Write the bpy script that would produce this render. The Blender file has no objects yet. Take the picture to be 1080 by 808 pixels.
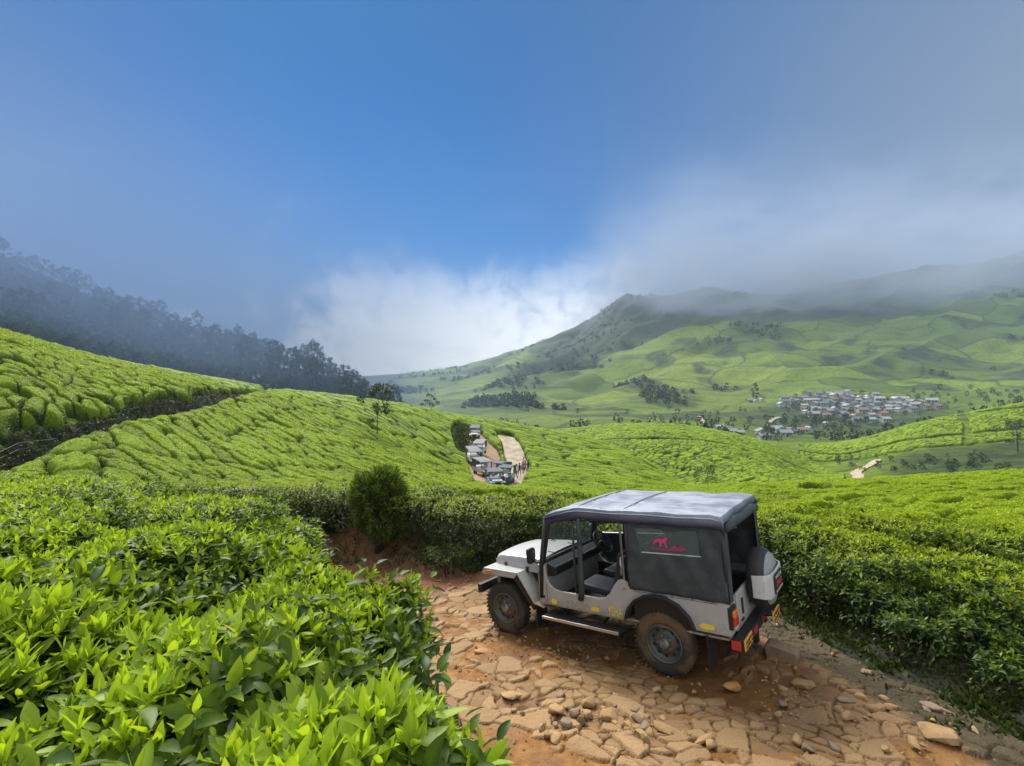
import bpy, math, random
import numpy as np
from mathutils import Vector, Matrix

rng = np.random.default_rng(7)
random.seed(7)
scene = bpy.context.scene
COL = scene.collection
R = math.radians

# ------------------------------------------------------------------ camera, light, exposure
F = 520.0            # focal length in photo pixels (photo 1080 x 808), horizon at row 404
cam_d = bpy.data.cameras.new('camera')
cam_d.lens = 36.0 * F / 1080.0
cam_d.sensor_width = 36.0
cam_d.clip_start = 0.05
cam_d.clip_end = 20000
cam = bpy.data.objects.new('camera', cam_d)
COL.objects.link(cam)
cam.location = (0, 0, 0)
cam.rotation_euler = (R(90), 0, 0)
scene.camera = cam

SUN_EL, SUN_AZ = 45.0, -24.0        # azimuth measured from straight ahead (+Y), positive to the right
sun_d = bpy.data.lights.new('sun', 'SUN')
sun_d.energy = 4.4
sun_d.angle = R(32)
sun_d.color = (1.0, 0.95, 0.86)
sun = bpy.data.objects.new('sun', sun_d)
COL.objects.link(sun)
sdir = Vector((math.sin(R(SUN_AZ)) * math.cos(R(SUN_EL)), math.cos(R(SUN_AZ)) * math.cos(R(SUN_EL)), math.sin(R(SUN_EL))))
sun.rotation_euler = (-sdir).to_track_quat('-Z', 'Y').to_euler()

scene.view_settings.view_transform = 'Standard'
scene.view_settings.look = 'None'
scene.view_settings.exposure = 0.54
scene.view_settings.gamma = 1.0
scene.view_settings.use_curve_mapping = False
scene.cycles.max_bounces = 6
scene.cycles.diffuse_bounces = 3
scene.cycles.glossy_bounces = 2
scene.cycles.transmission_bounces = 3
scene.cycles.transparent_max_bounces = 8
scene.cycles.volume_bounces = 1
scene.cycles.volume_step_rate = 0.7
scene.cycles.volume_max_steps = 128
scene.cycles.use_denoising = True
scene.cycles.caustics_reflective = False
scene.cycles.caustics_refractive = False


class NT:
    """small helper to write node trees"""
    def __init__(self, tree):
        self.t = tree
        tree.nodes.clear()

    def n(self, kind, **kw):
        nd = self.t.nodes.new(kind)
        for k, v in kw.items():
            if k.startswith('_'):
                setattr(nd, k[1:], v)
        return nd

    def link(self, a, b):
        self.t.links.new(a, b)

    def val(self, sock, v):
        if hasattr(v, 'is_linked') or isinstance(v, bpy.types.NodeSocket):
            self.link(v, sock)
        else:
            if sock.type == 'RGBA' and len(v) == 3:
                v = (*v, 1)
            sock.default_value = v

    def math(self, op, a, b=None, c=None, clamp=False):
        nd = self.n('ShaderNodeMath', _operation=op)
        nd.use_clamp = clamp
        self.val(nd.inputs[0], a)
        if b is not None:
            self.val(nd.inputs[1], b)
        if c is not None:
            self.val(nd.inputs[2], c)
        return nd.outputs[0]

    def vmath(self, op, a, b=None):
        nd = self.n('ShaderNodeVectorMath', _operation=op)
        self.val(nd.inputs[0], a)
        if b is not None:
            if op == 'SCALE':
                self.val(nd.inputs[3], b)
            else:
                self.val(nd.inputs[1], b)
        return nd.outputs[1] if op in ('DOT_PRODUCT', 'LENGTH') else nd.outputs[0]

    def mix(self, fac, a, b, mode='MIX'):
        nd = self.n('ShaderNodeMix', _data_type='RGBA', _blend_type=mode)
        nd.clamp_factor = True
        self.val(nd.inputs[0], fac)
        self.val(nd.inputs[6], a)
        self.val(nd.inputs[7], b)
        return nd.outputs[2]

    def ramp(self, v, lo, hi, smooth=True):
        nd = self.n('ShaderNodeMapRange')
        nd.interpolation_type = 'SMOOTHSTEP' if smooth else 'LINEAR'
        nd.clamp = True
        self.val(nd.inputs[0], v)
        nd.inputs[1].default_value = lo
        nd.inputs[2].default_value = hi
        return nd.outputs[0]

    def noise(self, vec, scale, detail=4, rough=0.55, dist=0.0):
        nd = self.n('ShaderNodeTexNoise')
        if vec is not None:
            self.link(vec, nd.inputs['Vector'])
        nd.inputs['Scale'].default_value = scale
        nd.inputs['Detail'].default_value = detail
        nd.inputs['Roughness'].default_value = rough
        nd.inputs['Distortion'].default_value = dist
        return nd.outputs[0]

    def attr(self, name):
        nd = self.n('ShaderNodeAttribute')
        nd.attribute_name = name
        return nd

    def bump(self, h, strength, dist):
        nd = self.n('ShaderNodeBump')
        nd.inputs['Strength'].default_value = strength
        nd.inputs['Distance'].default_value = dist
        self.link(h, nd.inputs['Height'])
        return nd.outputs[0]


# ------------------------------------------------------------------ world: Nishita blue with a cloud layer
world = bpy.data.worlds.new('World')
scene.world = world
world.use_nodes = True
w = NT(world.node_tree)
sky = w.n('ShaderNodeTexSky')
sky.sky_type = 'NISHITA'
sky.sun_disc = False
sky.sun_elevation = R(SUN_EL)
sky.sun_rotation = R(SUN_AZ)
sky.altitude = 1600
sky.air_density = 1.0
sky.dust_density = 0.3
sky.ozone_density = 3.0
tc = w.n('ShaderNodeTexCoord')
dirv = w.vmath('NORMALIZE', tc.outputs['Generated'])
sep = w.n('ShaderNodeSeparateXYZ')
w.link(dirv, sep.inputs[0])
dx, dy, dz = sep.outputs
zc = w.math('ADD', w.math('MAXIMUM', dz, 0.0), 0.22)
comb = w.n('ShaderNodeCombineXYZ')
w.link(w.math('DIVIDE', dx, zc), comb.inputs[0])
w.link(w.math('DIVIDE', dy, zc), comb.inputs[1])
plane = comb.outputs[0]
soft = w.noise(plane, 0.55, 2, 0.45)           # broad thin veil
fine = w.noise(dirv, 6.5, 7, 0.58, 0.4)        # cloud banks near the hills


def lobe(az, el, power):
    v = (math.sin(R(az)) * math.cos(R(el)), math.cos(R(az)) * math.cos(R(el)), math.sin(R(el)))
    return w.math('POWER', w.math('MAXIMUM', w.vmath('DOT_PRODUCT', dirv, v), 0.0), power)


blue = w.mix(1.0, w.vmath('SCALE', sky.outputs[0], 0.055), (0.10, 0.80, 1.36), 'MULTIPLY')
# thin high haze: greyer overhead and to the right
veil = w.math('MULTIPLY', w.ramp(soft, 0.40, 0.72), 0.30)
c1 = w.mix(veil, blue, (0.11, 0.23, 0.46))
grey_r = w.math('MULTIPLY', lobe(54, 20, 8), 0.90)
c1 = w.mix(grey_r, c1, (0.19, 0.255, 0.35))
grey_top = w.math('MULTIPLY', w.ramp(dz, 0.40, 0.75), 0.35)
c1 = w.mix(grey_top, c1, (0.06, 0.18, 0.37))
# misty belt over the horizon
belt = w.math('SUBTRACT', 1.0, w.ramp(w.math('ADD', dz, w.math('MULTIPLY', w.math('SUBTRACT', fine, 0.5), 0.16)), 0.0, 0.27))
c2 = w.mix(w.math('MULTIPLY', belt, 0.75), c1, (0.24, 0.33, 0.54))
dark_l = w.math('MULTIPLY', lobe(-48, 12, 22), 0.55)
c2 = w.mix(dark_l, c2, (0.14, 0.20, 0.35))
# white bank straight ahead, low
puff = w.noise(dirv, 17.0, 6, 0.6, 0.5)
bank = w.math('ADD', w.math('MULTIPLY', lobe(-9, 3, 42), 1.15), w.math('MULTIPLY', lobe(9, 8, 60), 0.95))
bank = w.math('ADD', bank, w.math('MULTIPLY', lobe(-24, 5, 60), 0.45))
bank = w.math('ADD', bank, w.math('MULTIPLY', w.math('SUBTRACT', fine, 0.5), 2.3))
bank = w.math('ADD', bank, w.math('MULTIPLY', w.math('SUBTRACT', puff, 0.5), 0.9))
bank = w.math('MULTIPLY', w.ramp(bank, 0.22, 1.0), w.ramp(w.math('MULTIPLY', dz, -1.0), -0.29, -0.06))
cloudc = w.mix(w.ramp(w.math('ADD', w.math('MULTIPLY', puff, 0.6), w.math('MULTIPLY', fine, 0.4)), 0.36, 0.56), (0.58, 0.64, 0.76), (1.12, 1.10, 1.07))
cloudc = w.mix(w.math('MULTIPLY', lobe(-9, 2, 120), 0.9), cloudc, (1.15, 1.13, 1.10))
c3 = w.mix(bank, c2, cloudc)
# torn strands of mist higher up
strand = w.noise(plane, 1.5, 6, 0.62, 0.9)
c3 = w.mix(w.math('MULTIPLY', w.ramp(strand, 0.50, 0.78), w.math('MULTIPLY', w.math('SUBTRACT', 1.0, w.ramp(dz, 0.12, 0.55)), 0.30)), c3, (0.34, 0.42, 0.58))
# unseen bright overcast behind and above the camera, added as neutral fill light
over = w.math('MAXIMUM', w.ramp(w.math('MULTIPLY', dy, -1.0), -0.15, 0.45), w.ramp(dz, 0.72, 0.92))
c3 = w.mix(w.math('MULTIPLY', over, w.ramp(soft, 0.2, 0.6)), c3, (0.80, 0.80, 0.79))
bg = w.n('ShaderNodeBackground')
w.link(c3, bg.inputs[0])
bg.inputs[1].default_value = 0.88
out = w.n('ShaderNodeOutputWorld')
w.link(bg.outputs[0], out.inputs[0])


# ------------------------------------------------------------------ helpers: objects
def tag(o, label=None, cat=None, group=None, kind=None):
    if label:
        o['label'] = label
    if cat:
        o['category'] = cat
    if group:
        o['group'] = group
    if kind:
        o['kind'] = kind
    return o


def mk(name, V, faces, mat, parent=None, smooth=True, attrs=None):
    """one mesh object from numpy vertices and a list of (n,3)/(n,4) face arrays or python face lists"""
    me = bpy.data.meshes.new(name)
    V = np.asarray(V, dtype=np.float32)
    arrs = [np.asarray(f, dtype=np.int32) for f in faces if len(f)]
    loops = np.concatenate([a.ravel() for a in arrs])
    tot = np.concatenate([np.full(len(a), a.shape[1], np.int32) for a in arrs])
    st = np.concatenate([[0], np.cumsum(tot)[:-1]]).astype(np.int32)
    me.vertices.add(len(V))
    me.vertices.foreach_set('co', V.ravel())
    me.loops.add(len(loops))
    me.loops.foreach_set('vertex_index', loops)
    me.polygons.add(len(tot))
    me.polygons.foreach_set('loop_start', st)
    me.polygons.foreach_set('loop_total', tot)
    me.polygons.foreach_set('use_smooth', np.full(len(tot), smooth))
    me.update(calc_edges=True)
    for k, a in (attrs or {}).items():
        a = np.asarray(a, dtype=np.float32)
        if a.ndim == 1:
            at = me.attributes.new(k, 'FLOAT', 'POINT')
            at.data.foreach_set('value', a)
        else:
            at = me.attributes.new(k, 'FLOAT_COLOR', 'POINT')
            at.data.foreach_set('color', np.concatenate([a, np.ones((len(a), 1), np.float32)], 1).ravel())
    me.materials.append(mat)
    o = bpy.data.objects.new(name, me)
    COL.objects.link(o)
    if parent is not None:
        o.parent = parent
    return o


def empty(name, loc=(0, 0, 0), rz=0.0):
    o = bpy.data.objects.new(name, None)
    COL.objects.link(o)
    o.location = loc
    o.rotation_euler = (0, 0, rz)
    o.empty_display_size = 0.2
    return o


def copy_tree(o, parent=None):
    c = o.copy()
    COL.objects.link(c)
    c.parent = parent
    for ch in list(o.children):
        copy_tree(ch, c)
    return c


class MB:
    """collects shapes and links them as one mesh object"""
    def __init__(self):
        self.v, self.f = [], []

    def add(self, vs, fs):
        b = len(self.v)
        self.v += [tuple(p) for p in vs]
        self.f += [tuple(i + b for i in f) for f in fs]
        return self

    def box(self, x0, x1, y0, y1, z0, z1):
        return self.add([(x, y, z) for z in (z0, z1) for y in (y0, y1) for x in (x0, x1)],
                        [(0, 2, 3, 1), (4, 5, 7, 6), (0, 1, 5, 4), (2, 6, 7, 3), (0, 4, 6, 2), (1, 3, 7, 5)])

    def prism(self, pts, axis, a, b):
        """polygon pts (2-D) extruded along axis from a to b; for axis y pts are (x,z), axis x (y,z), axis z (x,y)"""
        def p(q, t):
            return {'y': (q[0], t, q[1]), 'x': (t, q[0], q[1]), 'z': (q[0], q[1], t)}[axis]
        n = len(pts)
        vs = [p(q, a) for q in pts] + [p(q, b) for q in pts]
        fs = [tuple(range(n)), tuple(range(2 * n - 1, n - 1, -1))]
        fs += [(i, i + n, (i + 1) % n + n, (i + 1) % n) for i in range(n)]
        return self.add(vs, fs)

    def tube(self, path, r, seg=8, cap=True):
        path = [Vector(p) for p in path]
        rs = r if isinstance(r, (list, tuple)) else [r] * len(path)
        vs, fs = [], []
        prev = None
        for i, p in enumerate(path):
            d = (path[min(i + 1, len(path) - 1)] - path[max(i - 1, 0)]).normalized()
            if prev is None:
                u = d.orthogonal().normalized()
            else:
                u = (prev - d * prev.dot(d)).normalized()
            prev = u
            q = d.cross(u)
            for k in range(seg):
                a = 2 * math.pi * k / seg
                vs.append(p + (u * math.cos(a) + q * math.sin(a)) * rs[i])
        for i in range(len(path) - 1):
            for k in range(seg):
                k2 = (k + 1) % seg
                fs.append((i * seg + k, i * seg + k2, (i + 1) * seg + k2, (i + 1) * seg + k))
        if cap:
            fs.append(tuple(range(seg - 1, -1, -1)))
            fs.append(tuple((len(path) - 1) * seg + k for k in range(seg)))
        return self.add(vs, fs)

    def lathe(self, prof, c, axis='y', seg=32, closed=False):
        """profile (r, t) turned about an axis through c"""
        vs, fs = [], []
        for r, t in prof:
            for k in range(seg):
                a = 2 * math.pi * k / seg
                p, q = r * math.cos(a), r * math.sin(a)
                vs.append({'y': (c[0] + p, c[1] + t, c[2] + q), 'x': (c[0] + t, c[1] + p, c[2] + q), 'z': (c[0] + p, c[1] + q, c[2] + t)}[axis])
        n = len(prof)
        for i in range(n if closed else n - 1):
            j = (i + 1) % n
            for k in range(seg):
                k2 = (k + 1) % seg
                fs.append((i * seg + k, i * seg + k2, j * seg + k2, j * seg + k))
        return self.add(vs, fs)

    def build(self, name, mat, parent=None, smooth=False, bevel=0.0, solid=0.0, auto=None):
        me = bpy.data.meshes.new(name)
        me.from_pydata(self.v, [], self.f)
        me.materials.append(mat)
        o = bpy.data.objects.new(name, me)
        COL.objects.link(o)
        if parent is not None:
            o.parent = parent
        import bmesh
        bm = bmesh.new()
        bm.from_mesh(me)
        bmesh.ops.recalc_face_normals(bm, faces=bm.faces)
        bm.to_mesh(me)
        bm.free()
        if smooth:
            for p in me.polygons:
                p.use_smooth = True
        if solid:
            m = o.modifiers.new('solid', 'SOLIDIFY')
            m.thickness = solid
            m.offset = 0
        if bevel:
            m = o.modifiers.new('bevel', 'BEVEL')
            m.width = bevel
            m.segments = 2
            m.limit_method = 'ANGLE'
            m.angle_limit = R(38)
            for p in me.polygons:
                p.use_smooth = True
            n = o.modifiers.new('wn', 'WEIGHTED_NORMAL')
            n.keep_sharp = True
        return o


# ------------------------------------------------------------------ helpers: noise
def _h(i, j, s):
    n = (i.astype(np.int64) * 374761393 + j.astype(np.int64) * 668265263 + s * 1274126177) & 0xffffffff
    n = ((n ^ (n >> 13)) * 1274126177) & 0xffffffff
    return ((n ^ (n >> 16)) & 0xffffff) / float(0xffffff)


def vnoise(x, y, s=0):
    x = np.asarray(x, float); y = np.asarray(y, float)
    i, j = np.floor(x), np.floor(y)
    fx, fy = x - i, y - j
    fx = fx * fx * fx * (fx * (fx * 6 - 15) + 10); fy = fy * fy * fy * (fy * (fy * 6 - 15) + 10)
    i = i.astype(np.int64); j = j.astype(np.int64)
    a, b, c, d = _h(i, j, s), _h(i + 1, j, s), _h(i, j + 1, s), _h(i + 1, j + 1, s)
    return (a + (b - a) * fx) * (1 - fy) + (c + (d - c) * fx) * fy


def fbm(x, y, s=0, o=4, g=0.5):
    t, a, n = 0, 1, 0
    for k in range(o):
        t = t + a * (vnoise(x, y, s + k * 17) - 0.5); n += a
        x, y, a = x * 2.03 + 5.1, y * 2.03 - 3.7, a * g
    return t / n * 2


def worley(x, y, s=0, jit=0.85):
    """F1, F2 distances and an id-hash of the nearest cell"""
    i, j = np.floor(x).astype(np.int64), np.floor(y).astype(np.int64)
    f1 = np.full(x.shape, 9.0); f2 = np.full(x.shape, 9.0); idv = np.zeros(x.shape); cx = np.zeros(x.shape); cy = np.zeros(x.shape)
    for a in (-1, 0, 1):
        for b in (-1, 0, 1):
            px = i + a + 0.5 + jit * (_h(i + a, j + b, s) - 0.5); py = j + b + 0.5 + jit * (_h(i + a, j + b, s + 7) - 0.5)
            d = np.hypot(px - x, py - y)
            nearer = d < f1
            f2 = np.where(nearer, f1, np.minimum(f2, d))
            idv = np.where(nearer, _h(i + a, j + b, s + 13), idv)
            cx = np.where(nearer, px, cx); cy = np.where(nearer, py, cy)
            f1 = np.where(nearer, d, f1)
    return f1, f2, idv, cx, cy


def sstep(a, b, x):
    t = np.clip((x - a) / (b - a), 0, 1)
    return t * t * (3 - 2 * t)


def pchip(x, y, q):
    x = np.asarray(x, float); y = np.asarray(y, float)
    h = np.diff(x); d = np.diff(y) / h
    m = np.zeros_like(y)
    s = d[:-1] * d[1:] > 0
    w1 = 2 * h[1:] + h[:-1]; w2 = h[1:] + 2 * h[:-1]
    with np.errstate(divide='ignore', invalid='ignore'):
        m[1:-1] = np.where(s, (w1 + w2) / (w1 / d[:-1] + w2 / d[1:]), 0)
    m[0], m[-1] = d[0], d[-1]
    k = np.clip(np.searchsorted(x, q) - 1, 0, len(x) - 2)
    t = np.clip((q - x[k]) / h[k], 0, 1)
    return y[k] * (1 + 2 * t) * (1 - t) ** 2 + h[k] * m[k] * t * (1 - t) ** 2 + y[k + 1] * t * t * (3 - 2 * t) + h[k] * m[k + 1] * t * t * (t - 1)


# ------------------------------------------------------------------ materials
def material(name, base, rough=0.6, metal=0.0, var=None, bump=None, spec=0.5, coat=0.0, trans=0.0, coord='Object'):
    """var = (scale, second colour, contrast lo, hi); bump = (scale, strength, distance)"""
    m = bpy.data.materials.new(name)
    m.use_nodes = True
    t = NT(m.node_tree)
    bs = t.n('ShaderNodeBsdfPrincipled')
    o = t.n('ShaderNodeOutputMaterial')
    t.link(bs.outputs[0], o.inputs[0])
    tcn = t.n('ShaderNodeTexCoord')
    c = tcn.outputs[coord]
    if var:
        f = t.ramp(t.noise(c, var[0], 5, 0.6), var[2], var[3])
        t.link(t.mix(f, base, var[1]), bs.inputs['Base Color'])
        t.link(t.math('ADD', t.math('MULTIPLY', f, 0.15), rough - 0.05), bs.inputs['Roughness'])
    else:
        bs.inputs['Base Color'].default_value = (*base, 1)
        bs.inputs['Roughness'].default_value = rough
    bs.inputs['Metallic'].default_value = metal
    bs.inputs['Specular IOR Level'].default_value = spec
    bs.inputs['Coat Weight'].default_value = coat
    if trans:
        bs.inputs['Transmission Weight'].default_value = trans
    if bump:
        t.link(t.bump(t.noise(c, bump[0], 5, 0.6), bump[1], bump[2]), bs.inputs['Normal'])
    return m


def leaf_material(name, old, young, rough=0.42, transl=0.35, spec=0.4):
    m = bpy.data.materials.new(name)
    m.use_nodes = True
    t = NT(m.node_tree)
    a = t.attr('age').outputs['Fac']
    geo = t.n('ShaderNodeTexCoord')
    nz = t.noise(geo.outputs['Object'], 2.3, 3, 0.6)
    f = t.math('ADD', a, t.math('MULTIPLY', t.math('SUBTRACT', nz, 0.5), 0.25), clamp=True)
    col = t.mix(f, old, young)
    bs = t.n('ShaderNodeBsdfPrincipled')
    t.link(col, bs.inputs['Base Color'])
    bs.inputs['Roughness'].default_value = rough
    bs.inputs['Specular IOR Level'].default_value = spec
    tr = t.n('ShaderNodeBsdfTranslucent')
    t.link(t.mix(1.0, col, (1.25, 1.15, 0.5), 'MULTIPLY'), tr.inputs[0])
    mx = t.n('ShaderNodeMixShader')
    mx.inputs[0].default_value = transl
    t.link(bs.outputs[0], mx.inputs[1])
    t.link(tr.outputs[0], mx.inputs[2])
    o = t.n('ShaderNodeOutputMaterial')
    t.link(mx.outputs[0], o.inputs[0])
    return m


M = {}
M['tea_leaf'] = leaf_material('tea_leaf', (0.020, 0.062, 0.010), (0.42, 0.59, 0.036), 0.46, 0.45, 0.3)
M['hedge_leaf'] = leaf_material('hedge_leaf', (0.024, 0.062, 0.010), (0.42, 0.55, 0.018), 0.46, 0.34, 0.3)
M['tree_leaf'] = leaf_material('tree_leaf', (0.020, 0.040, 0.016), (0.06, 0.10, 0.03), 0.6, 0.2, 0.2)
M['shrub_leaf'] = leaf_material('shrub_leaf', (0.045, 0.088, 0.016), (0.21, 0.30, 0.045), 0.55, 0.2, 0.2)
M['grass'] = leaf_material('grass_blade', (0.03, 0.05, 0.012), (0.11, 0.16, 0.03), 0.6, 0.25, 0.2)
M['bark'] = material('bark', (0.09, 0.07, 0.05), 0.9, var=(6, (0.05, 0.04, 0.03), 0.35, 0.65), bump=(18, 0.6, 0.02))
M['pale_bark'] = material('pale_bark', (0.22, 0.20, 0.17), 0.85, var=(3, (0.10, 0.09, 0.075), 0.35, 0.65))


def canopy_material():
    """clipped tea tables: young shoots on top of each table, older leaves on its flanks"""
    m = bpy.data.materials.new('tea_canopy')
    m.use_nodes = True
    t = NT(m.node_tree)
    c = t.n('ShaderNodeTexCoord').outputs['Object']
    crest = t.attr('crest').outputs['Fac']
    tint = t.attr('tint').outputs['Fac']
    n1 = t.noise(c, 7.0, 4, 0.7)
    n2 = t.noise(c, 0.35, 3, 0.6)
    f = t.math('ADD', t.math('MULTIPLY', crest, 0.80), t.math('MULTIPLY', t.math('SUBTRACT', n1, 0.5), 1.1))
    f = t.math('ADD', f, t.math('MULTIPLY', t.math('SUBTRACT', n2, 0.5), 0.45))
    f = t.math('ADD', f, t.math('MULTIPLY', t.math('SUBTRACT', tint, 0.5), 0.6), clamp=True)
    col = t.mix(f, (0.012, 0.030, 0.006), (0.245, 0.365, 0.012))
    bs = t.n('ShaderNodeBsdfPrincipled')
    t.link(col, bs.inputs['Base Color'])
    bs.inputs['Roughness'].default_value = 0.6
    bs.inputs['Specular IOR Level'].default_value = 0.08
    b = t.bump(t.math('ADD', t.noise(c, 9.0, 5, 0.75), t.math('MULTIPLY', t.noise(c, 3.0, 3, 0.6), 1.2)), 1.0, 0.16)
    t.link(b, bs.inputs['Normal'])
    o = t.n('ShaderNodeOutputMaterial')
    t.link(bs.outputs[0], o.inputs[0])
    return m


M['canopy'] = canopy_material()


def hill_material():
    """distant slopes: tea blocks of slightly different greens, foot paths between them, scrub and bare banks"""
    m = bpy.data.materials.new('hillside')
    m.use_nodes = True
    t = NT(m.node_tree)
    c = t.n('ShaderNodeTexCoord').outputs['Object']
    tea = t.attr('tea').outputs['Fac']
    wood = t.attr('wood').outputs['Fac']
    warp = t.n('ShaderNodeTexNoise')
    t.link(c, warp.inputs['Vector'])
    warp.inputs['Scale'].default_value = 0.012
    warp.inputs['Detail'].default_value = 3
    off = t.vmath('SCALE', t.vmath('SUBTRACT', warp.outputs['Color'], (0.5, 0.5, 0.5)), 60.0)
    sc = t.n('ShaderNodeMapping')
    t.link(t.vmath('ADD', c, off), sc.inputs[0])
    sc.inputs['Scale'].default_value = (0.010, 0.016, 0.0)
    sc.inputs['Rotation'].default_value = (0, 0, 0.5)
    vo = t.n('ShaderNodeTexVoronoi')
    vo.voronoi_dimensions = '2D'
    t.link(sc.outputs[0], vo.inputs['Vector'])
    vo.inputs['Scale'].default_value = 1.0
    ve = t.n('ShaderNodeTexVoronoi')
    ve.voronoi_dimensions = '2D'
    ve.feature = 'DISTANCE_TO_EDGE'
    t.link(sc.outputs[0], ve.inputs['Vector'])
    ve.inputs['Scale'].default_value = 1.0
    blk = t.n('ShaderNodeSeparateColor')
    t.link(vo.outputs['Color'], blk.inputs[0])
    g = t.mix(blk.outputs[0], (0.10, 0.165, 0.014), (0.25, 0.335, 0.016))
    n1 = t.noise(c, 0.32, 5, 0.7)
    g = t.mix(t.ramp(n1, 0.38, 0.62), t.mix(0.5, g, (0.04, 0.085, 0.014)), g)
    path = t.math('SUBTRACT', 1.0, t.ramp(ve.outputs[0], 0.012, 0.035))
    g = t.mix(t.math('MULTIPLY', path, 0.75), g, (0.045, 0.060, 0.022))
    # foot paths and terrace edges along the contours
    spz = t.n('ShaderNodeSeparateXYZ')
    t.link(c, spz.inputs[0])
    hz_ = t.math('ADD', spz.outputs[2], t.math('MULTIPLY', t.noise(c, 0.02, 3, 0.5), 30.0))
    fr = t.math('FRACT', t.math('DIVIDE', hz_, 13.0))
    ln = t.math('SUBTRACT', 1.0, t.ramp(t.math('ABSOLUTE', t.math('SUBTRACT', fr, 0.5)), 0.02, 0.06))
    g = t.mix(t.math('MULTIPLY', t.math('MULTIPLY', ln, t.ramp(n1, 0.35, 0.6)), 0.55), g, (0.040, 0.062, 0.018))
    fr2 = t.math('FRACT', t.math('DIVIDE', hz_, 1.9))
    g = t.mix(t.math('MULTIPLY', t.ramp(t.math('ABSOLUTE', t.math('SUBTRACT', fr2, 0.5)), 0.2, 0.5), 0.30), g, (0.045, 0.085, 0.012))
    scrub = t.mix(t.ramp(t.noise(c, 0.09, 5, 0.7), 0.40, 0.60), (0.026, 0.048, 0.014), (0.075, 0.11, 0.028))
    g = t.mix(tea, scrub, g)
    g = t.mix(wood, g, t.mix(t.ramp(t.noise(c, 0.15, 4, 0.7), 0.4, 0.6), (0.012, 0.026, 0.010), (0.030, 0.055, 0.018)))
    bs = t.n('ShaderNodeBsdfPrincipled')
    t.link(g, bs.inputs['Base Color'])
    bs.inputs['Roughness'].default_value = 0.8
    bs.inputs['Specular IOR Level'].default_value = 0.15
    t.link(t.bump(t.noise(c, 0.5, 5, 0.75), 0.9, 2.0), bs.inputs['Normal'])
    o = t.n('ShaderNodeOutputMaterial')
    t.link(bs.outputs[0], o.inputs[0])
    return m


M['hill'] = hill_material()
M['bank'] = material('bank_soil', (0.030, 0.032, 0.014), 0.95, var=(1.2, (0.080, 0.055, 0.030), 0.48, 0.78), bump=(5, 1.0, 0.2))
M['track'] = material('pale_track', (0.46, 0.38, 0.28), 0.9, var=(0.8, (0.32, 0.25, 0.17), 0.4, 0.65), bump=(4, 0.5, 0.05))
M['red_track'] = material('red_track', (0.30, 0.175, 0.105), 0.9, var=(0.8, (0.36, 0.26, 0.17), 0.4, 0.65), bump=(4, 0.5, 0.05))


def soil_material():
    m = bpy.data.materials.new('bank_ground')
    m.use_nodes = True
    t = NT(m.node_tree)
    c = t.n('ShaderNodeTexCoord').outputs['Object']
    gr = t.attr('green').outputs['Fac']
    n1 = t.noise(c, 3.0, 6, 0.7)
    soil = t.mix(t.ramp(n1, 0.35, 0.65), (0.085, 0.045, 0.022), (0.24, 0.125, 0.058))
    soil = t.mix(t.ramp(t.noise(c, 40, 3, 0.6), 0.5, 0.75), soil, (0.30, 0.19, 0.10))
    moss_shade = t.mix(t.ramp(t.noise(c, 14, 5, 0.7), 0.4, 0.6), (0.014, 0.017, 0.007), (0.040, 0.038, 0.015))  # moss colour, darkened to put the verge shade into it
    f = t.ramp(t.math('ADD', gr, t.math('MULTIPLY', t.math('SUBTRACT', n1, 0.5), 0.7)), 0.35, 0.65)
    bs = t.n('ShaderNodeBsdfPrincipled')
    t.link(t.mix(f, soil, moss_shade), bs.inputs['Base Color'])
    bs.inputs['Roughness'].default_value = 0.92
    t.link(t.bump(t.noise(c, 22, 6, 0.7), 1.0, 0.05), bs.inputs['Normal'])
    o = t.n('ShaderNodeOutputMaterial')
    t.link(bs.outputs[0], o.inputs[0])
    return m


M['soil'] = soil_material()


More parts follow.
